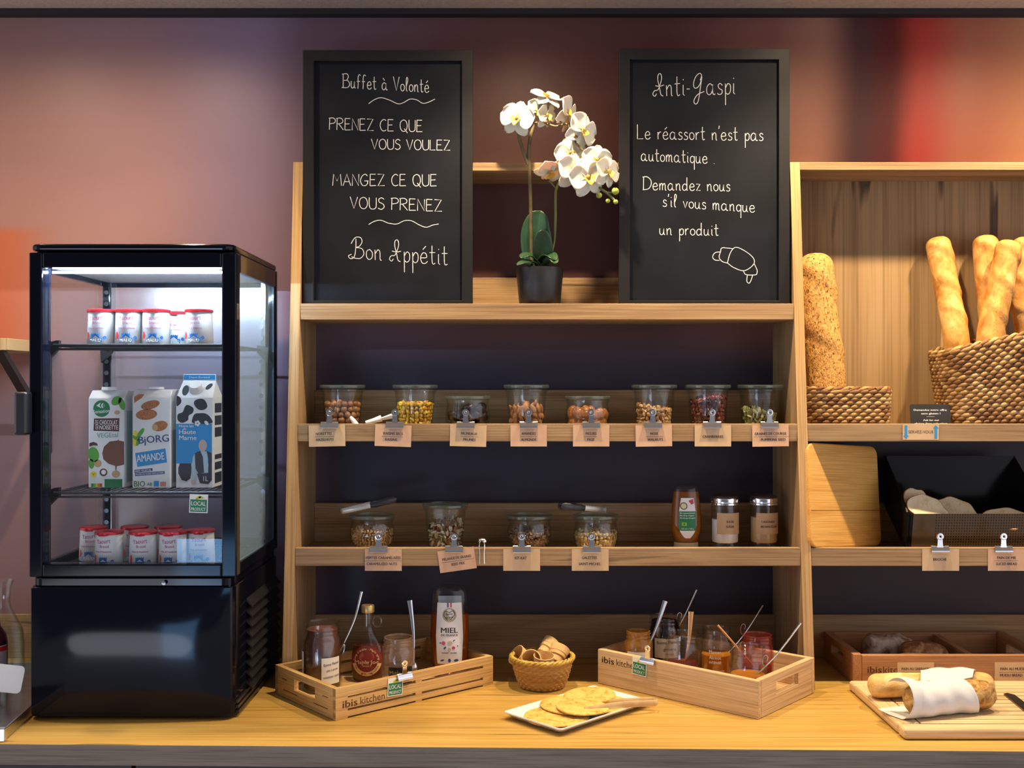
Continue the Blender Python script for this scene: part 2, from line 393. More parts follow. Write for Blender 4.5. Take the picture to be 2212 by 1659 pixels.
# ---- chalk hand
SF = {
'A': "0,0 .3,1 .6,0|.12,.35 .5,.35", 'B': "0,0 0,1|~-.12,.96 .35,1 .48,.78 .3,.54 0,.52|~.05,.53 .45,.5 .6,.25 .4,.02 -.14,0",
'C': "~.5,.9 .3,1 .08,.8 0,.45 .12,.1 .32,0 .52,.1", 'D': "0,0 .02,1|~-.08,.98 .3,1 .6,.75 .62,.4 .4,.08 -.05,0",
'E': "0,0 .02,1|0,1 .45,1|0,.52 .38,.54|0,0 .48,.02", 'G': "~.55,.85 .35,1 .1,.8 0,.4 .15,.05 .4,.02 .55,.2 .55,.4|.3,.42 .62,.42",
'L': "0,1 0,0 .45,.02", 'M': "0,0 .08,1 .35,.4 .62,1 .7,0", 'N': "0,0 .02,1 .5,0 .52,1",
'O': "~.3,1 .08,.85 0,.5 .1,.12 .32,0 .52,.15 .6,.5 .5,.88 .3,1", 'P': "0,0 .03,1|~-.05,.98 .3,1.02 .5,.85 .42,.6 .02,.5",
'Q': "~.3,1 .08,.85 0,.5 .1,.12 .32,0 .52,.15 .6,.5 .5,.88 .3,1|.35,.25 .62,-.12", 'R': "0,0 .03,1|~-.05,.98 .3,1.02 .5,.85 .42,.6 .02,.5|.18,.5 .55,0",
'S': "~.45,.88 .25,1 .06,.85 .1,.62 .38,.45 .45,.2 .25,0 0,.1", 'U': "~0,1 0,.35 .1,.05 .3,0 .48,.12 .52,.4 .52,1",
'V': "0,1 .28,0 .55,1", 'Z': "0,1 .5,1 .02,0 .55,.02",
'@': "~.12,.12 .02,.0 -.1,.1 .0,.26 .22,.32 .42,.8 .36,1.05 .22,1.0 .2,.75 .3,.4 .38,.08 .52,.0|~.05,.5 .3,.46 .56,.52",
'#': "~.5,.70 .58,.92 .45,1.02 .22,.85 .10,.55 .16,.34 .34,.36 .50,.55 .58,.82|~.60,.86 .50,.3 .38,-.28 .22,-.42 .12,-.26 .34,.02 .74,.16",
'$': "~.25,.98 .24,.5 .15,.08 -.05,-.02 -.18,.1 0,.2|~-.02,.72 .2,1.02 .5,1.05 .6,.85 .45,.62 .28,.55 .6,.5 .7,.25 .5,.03 .2,.02 .0,.08",
'a': "~.36,.42 .2,.52 .03,.35 .03,.1 .18,0 .34,.15 .37,.45|~.37,.48 .37,.12 .45,.0 .52,.04", 'd': "~.36,.38 .2,.5 .03,.35 .03,.1 .18,0 .36,.15|.37,1 .37,.0 .45,.02",
'e': "~.04,.26 .36,.3 .3,.5 .14,.5 .02,.28 .1,.03 .28,.0 .42,.12", 'f': "~.35,.92 .22,1 .12,.8 .12,.3 .1,-.02|.0,.5 .3,.52", 'i': ".06,.5 .06,.06 .14,0|.05,.72 .08,.76",
'l': "~.04,.3 .2,.8 .14,1 .06,.85 .06,.15 .16,0", 'm': ".02,.5 .04,0|~.04,.3 .14,.5 .24,.45 .25,0|~.25,.3 .36,.5 .46,.42 .48,.05 .56,0",
'n': ".02,.5 .04,0|~.04,.3 .18,.5 .3,.42 .32,.05 .4,0", 'o': "~.2,.5 .04,.4 .02,.15 .16,0 .33,.1 .35,.35 .2,.5",
'p': ".05,.5 .06,-.5|~.06,.3 .2,.5 .35,.4 .34,.12 .2,0 .06,.08", 'q': "~.35,.38 .2,.5 .04,.38 .03,.12 .18,0 .35,.15|.36,.5 .36,-.5",
'r': ".03,.5 .05,0|~.05,.3 .15,.48 .28,.5", 's': "~.3,.43 .16,.52 .05,.42 .12,.28 .28,.2 .26,.04 .1,0 .0,.06", 't': "~.12,.9 .12,.2 .18,.0 .3,.05|-.02,.55 .3,.57",
'u': "~.02,.5 .02,.15 .12,0 .28,.1 .33,.5|~.33,.5 .33,.1 .42,0", 'v': "0,.5 .16,0 .32,.5", 'z': "0,.5 .3,.5 .02,0 .34,.02",
"'": ".04,1 .0,.78", '.': ".0,.0 .04,.03", '-': "0,.3 .18,.3"}
SF['é'] = SF['e'] + "|.15,.68 .32,.85"; SF['à'] = SF['a'] + "|.1,.85 .25,.68"
def chalk_strokes(s):
    x = 0; out = []
    for ch in s:
        if ch == ' ': x += 0.42; continue
        w = 0
        for st in SF[ch].split('|'):
            sm = st[0] == '~'
            p = [tuple(map(float, q.split(','))) for q in st.lstrip('~').split()]
            w = max(w, max(a for a, b in p))
            if sm: p = [(q[0], q[1]) for q in spline([(a, b, 0) for a, b in p], 5)]
            out.append([(x + a, b) for a, b in p])
        x += w + 0.13
    return out, x
# ------------------------------------------------------------------ shared materials
OAKX = wood('oak_along_x', (0.185, 0.11, 0.052), (0.345, 0.22, 0.112), (0.45, 0.31, 0.165), 'X')
OAKZ = wood('oak_upright', (0.185, 0.11, 0.052), (0.345, 0.22, 0.112), (0.45, 0.31, 0.165), 'Z', sc=0.8)
OAKB = wood('oak_back_panel', (0.21, 0.125, 0.056), (0.32, 0.20, 0.092), (0.39, 0.26, 0.125), 'Z', sc=0.45, crack=0.85, thr=.07)
OAKY = wood('oak_along_y', (0.185, 0.11, 0.052), (0.345, 0.22, 0.112), (0.45, 0.31, 0.165), 'Y')
TOPW = wood('oak_worktop', (0.40, 0.225, 0.05), (0.52, 0.32, 0.08), (0.58, 0.38, 0.115), 'X', rough=0.38, sc=0.7, crack=0.6, thr=.045)
EDGE = wood('oak_edge_band', (0.40, 0.24, 0.10), (0.50, 0.315, 0.145), (0.58, 0.39, 0.20), 'E', crack=0.0, sc=1.0)
CRATEW = wood('beech_crate', (0.50, 0.29, 0.10), (0.63, 0.40, 0.16), (0.70, 0.48, 0.21), 'X', crack=0.15, rough=0.45)
CRATEP = wood('pale_pine_crate', (0.50, 0.32, 0.16), (0.65, 0.45, 0.25), (0.72, 0.54, 0.33), 'X', crack=0.35, rough=0.5)
BAMBOO = wood('bamboo_board', (0.56, 0.26, 0.05), (0.68, 0.36, 0.08), (0.72, 0.42, 0.12), 'X', crack=0.0, sc=1.5)
MAPLE = wood('maple_board', (0.60, 0.40, 0.20), (0.70, 0.50, 0.28), (0.76, 0.57, 0.34), 'X', crack=0.0)
BLACK = mat('gloss_black_enamel', (0.003, 0.004, 0.009), 0.08, spec=0.2)
BLACKP = mat('black_plastic', (0.012, 0.012, 0.014), 0.35)
STEEL = mat('polished_steel', (0.72, 0.72, 0.74), 0.16, metal=1.0)
CHROME = mat('chrome', (0.86, 0.86, 0.88), 0.08, metal=1.0)
WHITE = mat('white_print', (0.80, 0.80, 0.80), 0.45)
INK = mat('dark_brown_ink', (0.035, 0.02, 0.018), 0.6)
BLACKI = mat('black_ink', (0.012, 0.012, 0.014), 0.5)
JARG = glass('jar_glass', (0.975, 0.985, 0.98), (0.86, 0.92, 0.89), 0.035, 0.9)
LIDG = glass('lid_glass', (0.94, 0.97, 0.95), (0.66, 0.80, 0.73), 0.05, 1.5, haze=0.05, hazecol=(0.50, 0.62, 0.55))
CLEARG = glass('clear_bottle_glass', (0.98, 0.985, 0.98), (0.78, 0.82, 0.78), 0.04, 1.0)
PANE = glass('fridge_glass', (0.97, 0.985, 0.99), (0.80, 0.88, 0.92), 0.01, 0.8)
PANEB = glass('misted_glass', (0.92, 0.95, 0.98), (0.80, 0.88, 0.92), 0.22, 2.2, haze=0.04)
PANES = glass('fogged_glass', (0.90, 0.94, 0.98), (0.85, 0.90, 0.95), 0.10, 0.35, haze=0.13, hazecol=(0.55, 0.78, 0.95))

# ------------------------------------------------------------------ setting
def wall_print():
    """large blurred photograph printed on the wall panel: soft upright bands of colour"""
    m, nt, out = newmat('printed_wall_panel')
    p = N(nt, 'ShaderNodeBsdfPrincipled', i_Roughness=0.42); L(nt, p, 0, out, 0); p.inputs['Specular IOR Level'].default_value = 0.3
    tc = N(nt, 'ShaderNodeTexCoord'); sp = N(nt, 'ShaderNodeSeparateXYZ'); L(nt, tc, 'Object', sp, 0)
    nz = N(nt, 'ShaderNodeTexNoise', i_Scale=1.6, i_Detail=1.0); L(nt, tc, 'Object', nz, 'Vector')
    ad = N(nt, 'ShaderNodeMath', operation='MULTIPLY_ADD'); L(nt, nz, 'Fac', ad, 0); ad.inputs[1].default_value = 0.16; L(nt, sp, 'X', ad, 2)
    lo, hi = -1.32, 1.60
    mr = N(nt, 'ShaderNodeMapRange'); L(nt, ad, 0, mr, 0); mr.inputs[1].default_value = lo; mr.inputs[2].default_value = hi
    st = [(-1.25, (.275, .150, .138)), (-.95, (.305, .175, .182)), (-.62, (.255, .175, .26)), (-.44, (.15, .09, .12)), (.0, (.125, .054, .050)), (.34, (.10, .038, .036)),
          (.60, (.22, .085, .07)), (.74, (.33, .15, .105)), (.85, (.075, .028, .03)), (.92, (.10, .012, .012)), (.99, (.42, .045, .03)), (1.10, (.40, .13, .075)), (1.30, (.55, .25, .12))]
    st = [((x + .08 - lo) / (hi - lo), c) for x, c in st]
    r = ramp(nt, st); r.color_ramp.interpolation = 'EASE'; L(nt, mr, 0, r, 0)
    # orange block of the print low on the left
    def step(src, ax, a, b):
        q = N(nt, 'ShaderNodeMapRange', interpolation_type='SMOOTHSTEP'); L(nt, src, ax, q, 0); q.inputs[1].default_value = a; q.inputs[2].default_value = b; return q
    a = step(sp, 'Z', 1.955, 1.92); b = step(sp, 'X', -1.08, -1.24); c = step(sp, 'Z', 1.45, 1.70)
    q = N(nt, 'ShaderNodeMath', operation='MULTIPLY'); L(nt, a, 0, q, 0); L(nt, b, 0, q, 1)
    q2 = N(nt, 'ShaderNodeMath', operation='MULTIPLY'); L(nt, q, 0, q2, 0); L(nt, c, 0, q2, 1)
    mx = N(nt, 'ShaderNodeMix', data_type='RGBA'); L(nt, q2, 0, mx, 0); L(nt, r, 0, mx, 6); mx.inputs[7].default_value = (.36, .105, .05, 1)
    # plum-dark shade behind the lower shelf rows, painted into the wall colour
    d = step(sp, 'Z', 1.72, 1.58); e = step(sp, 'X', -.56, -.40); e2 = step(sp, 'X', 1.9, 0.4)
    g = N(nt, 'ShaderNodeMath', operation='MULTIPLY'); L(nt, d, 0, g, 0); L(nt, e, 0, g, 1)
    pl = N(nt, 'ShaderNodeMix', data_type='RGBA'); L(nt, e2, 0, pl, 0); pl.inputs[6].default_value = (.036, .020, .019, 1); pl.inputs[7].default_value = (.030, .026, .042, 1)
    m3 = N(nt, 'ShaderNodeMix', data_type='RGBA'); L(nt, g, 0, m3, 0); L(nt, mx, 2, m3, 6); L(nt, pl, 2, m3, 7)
    # fine woven grain of the panel
    n2 = N(nt, 'ShaderNodeTexNoise', i_Scale=420.0, i_Detail=2.0); L(nt, tc, 'Object', n2, 'Vector')
    bp = N(nt, 'ShaderNodeBump', i_Strength=0.12, i_Distance=0.001); L(nt, n2, 'Fac', bp, 'Height'); L(nt, bp, 0, p, 'Normal')
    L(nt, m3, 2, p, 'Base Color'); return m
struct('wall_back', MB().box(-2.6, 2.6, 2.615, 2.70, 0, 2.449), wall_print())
struct('ceiling', MB().box(-2.6, 2.6, -1.0, 2.70, 2.463, 2.52), mat('rough_plaster', (0.42, 0.36, 0.30), 0.85, noise=0.12, nscale=90, bump=0.9, bscale=160))
struct('trim_1', MB().box(-2.6, 2.6, 2.588, 2.70, 2.4492, 2.4628), mat('shadow_gap', (0.012, 0.010, 0.014), 0.6))
struct('floor', MB().box(-4, 4, -4.5, 2.70, -0.05, 0), mat('grey_floor', (0.42, 0.42, 0.43), 0.55, noise=0.1, nscale=8))
struct('baseboard_back', MB().box(-2.2, 2.2, 2.60, 2.6148, 0.9002, 1.0047), OAKX, bevel=0.0012)

# worktop: front edge not quite square to the lens
ct = thing('worktop', 'oak worktop running the whole width under the buffet', 'worktop', (0, 2.3, 0.862))
def wx(x): return 1.982 - 0.0212 * (x + .95) - 2.3
poly = [(-2.2, wx(-2.2)), (2.2, wx(2.2)), (2.2, .3148), (-2.2, .3148)]
part('slab', MB().prism(poly, 0, 0.038), TOPW, ct, bevel=0.0015)
part('edge_band', MB().prism([(-2.2, wx(-2.2) - .0012), (2.2, wx(2.2) - .0012), (2.2, wx(2.2) - .0001), (-2.2, wx(-2.2) - .0001)], 0.0002, 0.0372), wood('shade_toned_edge', (.17, .135, .105), (.23, .185, .145), (.28, .23, .18), 'X', crack=.2), ct)  # grey of the front face, turned away from the spots, put into its colour
cb = thing('base_cabinet', 'dark cabinet below the oak worktop', 'cabinet', (0, 2.33, 0.0))
part('carcass', MB().box(-2.2, 2.2, -.23, .284, .06, .8615), mat('anthracite_laminate', (0.02, 0.02, 0.024), 0.5), cb)
part('plinth', MB().box(-2.18, 2.18, -.19, .27, 0.0005, .0598), BLACKP, cb)
for i in range(6):
    d = part('door', MB().box(-2.19 + i * .73 + .004, -1.46 + i * .73 - .004, -.25, -.2305, .07, .85), MC['anthracite_laminate'], cb, bevel=0.002)
    part('handle', MB().tube([(-1.52 + i * .73, -.2505, .6), (-1.52 + i * .73, -.275, .6), (-1.52 + i * .73, -.275, .74), (-1.52 + i * .73, -.2505, .74)], .005), STEEL, d, smooth=40)

# ------------------------------------------------------------------ shelf units
def yf(z): return 2.453 - 0.107 * (2.06 - z)
XL0, XL1, XR0, XR1 = -0.497, -0.475, 0.632, 0.654
YB = 2.6145
def side_panel(x0, x1, par, nm='side_panel'):
    z0, z1 = 0.9003, 2.0655
    pp = part(nm, MB().prism([(YB - .0001, z0 + .1052), (2.5995, z0 + .1052), (2.5995, z0), (yf(z0), z0), (yf(z1), z1), (YB, z1)], x0, x1, 'x'), OAKZ, par, bevel=0.0008)
    part('edge_band', MB().prism([(yf(z0) - .0012, z0), (yf(z0) - .0002, z0), (yf(z1) - .0002, z1), (yf(z1) - .0012, z1)], x0, x1, 'x'), EDGE, pp)
    return pp
def shelf(par, x0, x1, zt, zb, strip_top=None):
    y0 = yf((zt + zb) / 2); e = 0.0003
    s = part('shelf_board', MB().box(x0 + e, x1 - e, y0 + .0172, YB, zb, zb + .019), OAKX, par, bevel=0.0008)
    part('front_lip', MB().box(x0 + e, x1 - e, y0, y0 + .017, zb, zt), OAKX, s, bevel=0.0012)
    if strip_top: part('back_strip', MB().box(x0 + e, x1 - e, 2.59, YB, zb + .0192, strip_top), OAKX, s, bevel=0.0012)
LIPS = ((1.7414, 1.7051), (1.4728, 1.4338), (1.2024, 1.1630))
su = thing('shelf_unit', 'tall open oak shelf unit holding chalkboards, orchid and jars', 'shelf unit')
side_panel(XL0, XL1, su); side_panel(XR0, XR1, su)
for (zt, zb), st in zip(LIPS, (1.816, 1.5465, 1.2748)): shelf(su, XL1, XR0, zt, zb, st)
part('top_board', MB().box(XL1 + .0003, XR0 - .0003, yf(2.055), YB, 2.046, 2.0645), OAKX, su, bevel=0.0008)
sr = thing('shelf_unit', 'right-hand oak shelf unit with a solid wood back behind the baguettes', 'shelf unit')
XE = 1.70
side_panel(XE, XE + .022, sr)
part('top_board', MB().box(XR1 + .0003, XE - .0003, yf(2.055), YB, 2.048, 2.0655), OAKX, sr, bevel=0.0008)
part('back_panel', MB().box(XR1 + .0003, XE - .0003, 2.59, YB, LIPS[1][1] + .0192, 2.0478), OAKB, sr)
shelf(sr, XR1, XE, LIPS[1][0], LIPS[1][1]); shelf(sr, XR1, XE, LIPS[2][0], LIPS[2][1], 1.2748)
ZS = [b + .0192 for a, b in LIPS]          # shelf surfaces: top, middle, lower

# small shelf on the wall beyond the fridge
ws = thing('wall_shelf', 'short pale wooden wall shelf left of the fridge', 'shelf', (-1.10, 2.484, 1.635))
part('board', MB().box(-.5, 0, -.13, .1305, 0, .026), EDGE, ws, bevel=0.001)
part('bracket', MB().prism([(-.125, -.0004), (-.105, -.0004), (.1305, -.175), (.1305, -.2), (.118, -.19)], -.035, -.015, 'x').box(-.035, -.015, .126, .1305, -.24, -.0004), BLACKP, ws)

# ------------------------------------------------------------------ display fridge
FX, FY, FZ = -0.748, 2.319, 0.9006
fr = thing('display_fridge', 'tall black countertop display fridge with glass sides and lit shelves', 'fridge', (FX, FY, FZ))
hw, hd = 0.201, 0.201
def bulge(u, v):
    b = (1 - (2 * u - 1) ** 4) * sin(pi * min(1, max(0, v))) ** 0.8
    return (-hw + .006 + (2 * hw - .012) * u, -hd - .002 - .009 * b, .012 + .248 * v)
base = part('base_housing', MB().prism(rrect(-hw, hw, -hd, hd, .022), .006, .262).prism(rrect(-hw + .004, hw - .004, -hd + .004, hd - .004, .02), .262, .279), BLACK, fr, bevel=0.002)
part('front_panel', MB().grid(bulge, 40, 24), BLACK, fr, smooth=60)
lv = MB()
for k in range(9):
    z = .045 + k * .021
    lv.prism([(.0005, z), (.012, z - .012), (.013, z - .009), (.0005, z + .006)], -.10, .17, 'y', tm((hw, 0, 0)))
part('vent_louvre', lv, BLACKP, fr)
sk = MB()
for k in range(3): sk.box(hw - .002, hw + .006 - .001 * k, -hd + .02, hd - .005, .008 + k * .010, .014 + k * .010)
part('skirting', sk, BLACKP, fr)
for sx in (-1, 1):
    for sy in (-1, 1):
        part('foot', MB().lathe([(0, 0), (.014, 0), (.014, .006), (0, .006)], 16, (sx * .165, sy * .165, 0)), BLACKP, fr)
part('top_cap', MB().prism(rrect(-hw, hw, -hd, hd, .022), .922, .936), BLACK, fr, bevel=0.005, seg=3)
for sx in (-1, 1):
    for sy, a in ((-1, 0), (1, 0)):
        y0 = -hd + .032 if sy < 0 else hd - .024
        x0 = hw - .022 if sx > 0 else -hw
        pp = part('corner_post', MB().prism(rrect(x0, x0 + .022, y0, y0 + .024, .006, 3), .2795, .9215), BLACK, fr, smooth=40)
        if sy > 0:
            px0 = x0 + .001 if sx < 0 else x0 - .010
            part('shelf_rail', MB().box(px0 + (.0215 if sx < 0 else 0), px0 + (.0235 if sx < 0 else .0095), y0 - .006, y0 + .02, .30, .90), STEEL, pp)
            hb = MB()
            for k in range(22): hb.lathe([(0, 0), (.0032, 0), (.0038, .0012), (.0052, .0012), (.0052, 0)], 12, M=tm((px0 + .012 if sx < 0 else px0, y0 - .0065 if sx < 0 else y0 - .0065, .315 + k * .0265), (pi / 2, 0, 0)))
            part('rail_hole', hb, mat('dark_steel', (0.22, 0.24, 0.27), 0.3, metal=1.0), pp)
for sx in (-1, 1):
    xa, xb = (hw - .012, hw) if sx > 0 else (-hw, -hw + .012)
    part('side_rail', MB().box(xa, xb, -hd + .0565, hd - .0245, .885, .9215), BLACK, fr, bevel=0.0015)
    lo = part('side_rail', MB().box(xa, xb, -hd + .0565, hd - .0245, .2795, .302), BLACK, fr, bevel=0.0015)
    part('side_pane', MB().box(sx * (hw - .008), sx * (hw - .004), -hd + .0565, hd - .0245, .3025, .8845), PANES if sx > 0 else PANE, lo)
part('rear_rail', MB().box(-hw + .0225, hw - .0225, hd - .012, hd, .885, .9215), BLACK, fr)
lo = part('rear_rail', MB().box(-hw + .0225, hw - .0225, hd - .012, hd, .2795, .302), BLACK, fr)
part('rear_pane', MB().box(-hw + .0225, hw - .0225, hd - .008, hd - .004, .3025, .8845), PANEB, lo)
part('cabinet_floor', MB().box(-hw + .013, hw - .013, -hd + .034, hd - .014, .2795, .284), BLACKP, fr)
# door
dy0, dy1 = -hd, -hd + .029
fm = MB().box(-hw, -hw + .0265, dy0, dy1, .281, .919).box(hw - .0275 + .004, hw + .006, dy0, dy1, .281, .919)
fm.box(-hw + .0265, hw - .0235, dy0, dy1, .889, .919).box(-hw + .0265, hw - .0235, dy0, dy1, .281, .3065)
dr = part('door', fm, BLACK, fr, bevel=0.003)
part('door_pane', MB().box(-hw + .0265, hw - .0235, dy0 + .010, dy0 + .014, .3065, .889), PANE, dr)
part('handle', MB().prism(rrect(-.013, .013, -.016, .016, .008), .562, .645, 'z', tm((-hw - .003, dy0 - .017, 0))), BLACKP, dr, smooth=40, bevel=.004)
part('lock', MB().lathe([(0, 0), (.004, 0), (.004, .002), (0, .0025)], 12, M=tm((0.065, -hd - .0015, .270), (pi / 2, 0, 0))), STEEL, base)
# lit strip under the roof
led = part('light_strip', MB().tube([(-.172, -.158, .884), (.176, -.158, .884)], .0023, 8), mat('led_white', (0.62, 0.82, 1.0), emit=800), fr)
part('roof_panel', MB().box(-hw + .013, hw - .013, -hd + .034, hd - .014, .895, .9), mat('pale_grey_plastic', (0.5, 0.52, 0.55), 0.4), fr)
def rack(z, nm='wire_shelf'):
    x0, x1, y0, y1 = -.174, .174, -.150, .160
    m = MB().tube([(x0, y0, z), (x1, y0, z), (x1, y1, z), (x0, y1, z), (x0, y0, z)], .0028, 6)
    for k in range(24): m.tube([(x0 + (x1 - x0) * (k + .5) / 24, y0, z + .001), (x0 + (x1 - x0) * (k + .5) / 24, y1, z + .001)], .0013, 5)
    m.tube([(x0, 0, z - .0025), (x1, 0, z - .0025)], .002, 5).tube([(x0, y0, z - .008), (x1, y0, z - .008)], .0022, 6)
    r = part(nm, m, BLACKP, fr)
    for sx in (-1, 1):
        for y in (y0 + .012, y1 - .012):
            xx = sx * .178
            part('shelf_clip', MB().prism([(xx - sx * .012, z - .006), (xx + sx * .012, z - .03), (xx + sx * .014, z + .004), (xx - sx * .006, z + .010), (xx - sx * .012, z + .010)], y - .006, y + .006, 'y'), BLACKP, r)
RZ = (1.639 - FZ, 1.342 - FZ)
for z in RZ: rack(z)
rack(.2875, 'floor_rack')
# sticker on the door glass
GREEN = mat('sign_green', (0.0, 0.20, 0.085), 0.45); LEAF = mat('leaf_lime', (0.45, 0.50, 0.02), 0.5)
def local_sign(par, s, y, nm):
    """white edged green plate, LOCAL PRODUCT, with a lime sprig on its top edge; origin at its centre"""
    b = part(nm, MB().box(-.5 * s, .5 * s, y, y + .0006, -.5 * s, .5 * s), mat('sign_white', (.78, .80, .78), .45), par)
    q = []
    decal('green_field', [[(-.45 * s, -.45 * s), (.45 * s, -.45 * s), (.45 * s, .22 * s), (-.45 * s, .22 * s)]], GREEN, b, flatsurf(y - .0002))
    decal('leaf_print', [ell(-.02 * s, .31 * s, .17 * s, .07 * s, .5), ell(.13 * s, .33 * s, .15 * s, .06 * s, -.1)], LEAF, b, flatsurf(y - .0002))
    lettering([('LOCAL', 0, -.11 * s, .24 * s, .78 * s, True), ('PRODUCT', 0, -.38 * s, .17 * s, .78 * s, True)], WHITE, b, flatsurf(y - .0004))
    return b
stk = local_sign(dr, .0365, 0, 'sticker')
stk.location = (X(426, 2.118) - FX, dy0 + .0093, Z(1089, 2.118) - FZ); stk.rotation_euler = (0, R(2), 0)
stk['label'] = 'small white and green sticker'

# ---- yoghurt pots
POTW = mat('yoghurt_pot_white', (0.78, 0.76, 0.77), 0.4); FOIL = mat('red_foil_lid', (0.50, 0.02, 0.03), 0.25, metal=0.6)
PINK = mat('pink_ink', (0.55, 0.03, 0.16), 0.5); BLUEI = mat('blue_ink', (0.005, 0.12, 0.42), 0.5); REDI = mat('strawberry_red', (0.62, 0.02, 0.02), 0.5)
yp = thing('yoghurt_pot', '', 'yoghurt', group='strawberry and raspberry yoghurt pots in the fridge')
pot = part('pot', MB().lathe([(0, 0), (.027, 0), (.0288, .002), (.0262, .066), (.0275, .067), (.0275, .069), (0, .069)], 28), POTW, yp, smooth=50)
part('foil_lid', MB().lathe([(.0281, .0655), (.0287, .066), (.0287, .0702), (.027, .0715), (.012, .0709), (0, .0712)], 28).prism([(-.010, -.027), (.010, -.027), (.004, -.0325), (-.003, -.033)], .064, .0655), FOIL, yp, smooth=50)
sfp = roundsurf(.0293, 0, -.039)
lettering([('Yaourt', 0, .049, .0095, .032, False, .06), ('Brassé', .003, .0405, .006, .020, False, .04), ('Fraise & Framboise', 0, .031, .0036, .036, True)], PINK, pot, sfp)
decal('emblem_print', [[(-.013, .004), (.013, .004), (.014, .0125), (.008, .0135), (.009, .0225), (.006, .020), (.004, .0225), (.002, .020), (0, .0225), (-.002, .020), (-.004, .0225), (-.006, .02), (-.009, .0215), (-.008, .0125), (-.014, .0115)],
                  ell(.019, .013, .0035, .0035)], BLUEI, pot, sfp)
lettering([('MALO', 0, .005, .0062, .024, True)], WHITE, pot, roundsurf(.0295, 0, -.039), 'brand_lettering')
decal('berry_print', [[(-.024, .010), (-.018, .012), (-.0165, .018), (-.020, .026), (-.023, .024)]], REDI, pot, sfp)
TY = RZ[0] + FZ + .0026; BY = .2875 + FZ + .0036
pots = [(220, 2.205, TY, -.1, 'leftmost yoghurt pot on the fridge top shelf, flat red foil lid'),
        (279, 2.205, TY, .1, 'second yoghurt pot from the left on the fridge top shelf, peeling foil'),
        (337, 2.205, TY, .06, 'middle yoghurt pot of five on the fridge top shelf, red foil lid'),
        (381, 2.275, TY, .1, 'yoghurt pot half hidden behind its neighbours on the fridge top shelf'),
        (430, 2.205, TY, -.12, 'rightmost yoghurt pot on the fridge top shelf'),
        (236, 2.19, BY, -.1, 'leftmost yoghurt pot in the front row on the fridge floor'),
        (310, 2.19, BY, .05, 'second yoghurt pot from the left, front row, fridge floor'),
        (374, 2.19, BY, -.06, 'third yoghurt pot from the left, front row, fridge floor'),
        (434, 2.215, BY, .1, 'pale yoghurt pot under the sticker on the fridge floor, at the right end'),
        (202, 2.262, BY, .0, 'yoghurt pot behind the leftmost one on the fridge floor'),
        (291, 2.268, BY, .2, 'yoghurt pot in the back row on the fridge floor, between two front pots'),
        (364, 2.275, BY, .2, 'yoghurt pot furthest right in the back row on the fridge floor')]
for i, (px, d, z, a, lb) in enumerate(pots):
    if i == 0: yp.location = (X(px, d), d, z); yp.rotation_euler = (0, 0, a); yp['label'] = lb
    else: dup(yp, (X(px, d), d, z), a, lb)

# ---- cartons, drawn in a 0.169 mm grid (origin bottom centre of the front face)
q = 0.000169
CART = mat('carton_board', (0.76, 0.77, 0.78), 0.35)
def brown(): return mat('chocolate_print', (0.10, 0.028, 0.015), 0.4)
GRP = mat('print_green', (0.01, 0.18, 0.06), 0.45); LGR = mat('print_leaf_green', (0.10, 0.36, 0.04), 0.45); TAN = mat('print_tan', (0.55, 0.35, 0.18), 0.5)
ALM = mat('print_almond', (0.42, 0.15, 0.05), 0.5, noise=.4, nscale=300); SKY = mat('print_sky_blue', (0.02, 0.27, 0.62), 0.4); NAVY = mat('print_navy', (0.03, 0.06, 0.22), 0.45)
YEL = mat('print_yellow', (0.80, 0.65, 0.03), 0.5); TEAL = mat('print_pale_teal', (0.30, 0.50, 0.48), 0.5); GREY = mat('print_grey', (0.25, 0.27, 0.3), 0.5)
CZ = RZ[1] + FZ + .0026
def carton(nm, lb, px, d, w, h, dep):
    t = thing(nm, lb, 'carton', (X(px, d), d, CZ))
    return t
class Art:
    def __init__(s, par, cx, base, y): s.p = par; s.cx = cx; s.b = base; s.y = y; s.k = 0
    def P(s, pts): return [((a - s.cx) * q, (s.b - b) * q) for a, b in pts]
    def E(s, x, y, a, b=None, rot=0): return ell((x - s.cx) * q, (s.b - y) * q, a * q, (b or a) * q, rot)
    def put(s, nm, polys, m, lift=1): decal(nm, polys, m, s.p, flatsurf(s.y - .0002 * lift))
    def txt(s, rows, m, lift=3, nm='lettering'):
        lettering([(t, (x - s.cx) * q, (s.b - y) * q, h * q, w * q, bo, tr) for t, x, y, h, w, bo, tr in rows], m, s.p, flatsurf(s.y - .0002 * lift), nm)
def boxcarton(nm, lb, px, d, w, h, dep, slope):
    t = carton(nm, lb, px, d, w, h, dep)
    b = part('carton_body', MB().prism([(0, 0), (dep, 0), (dep, h), (slope, h), (0, h - .016)], -w / 2, w / 2, 'x'), CART, t, bevel=.002)
    return t, b
t, b = boxcarton('chocolate_drink_carton', 'white drink carton with a brown chocolate drop, leftmost on the fridge middle shelf', 230, 2.25, .0755, .203, .075, .02)
part('screw_cap', MB().lathe([(0, 0), (.017, 0), (.0175, .002), (.0165, .007), (0, .007)], 24, M=tm((-.002, .026, .2032))), WHITE, t, smooth=40)
A = Art(b, 272, 1335, 0)
A.put('side_print', [A.P([(492, 1300), (494, 1300), (494, 320), (492, 320)])], TEAL)
part('side_panel_print', MB().add([(.0379, .012, .01), (.0379, .068, .01), (.0379, .068, .16), (.0379, .012, .16)], [(0, 1, 2, 3)]), TEAL, b)
A.put('round_badge', [A.E(212, 358, 104)], GRP)
A.put('badge_mark', [A.P([(148, 322), (202, 284), (188, 322), (208, 352)]), A.P([(214, 300), (236, 286), (230, 306), (222, 322), (232, 342), (240, 348), (214, 346), (206, 322)]), A.P([(236, 300), (252, 322), (236, 340), (246, 322)])], WHITE, 2)
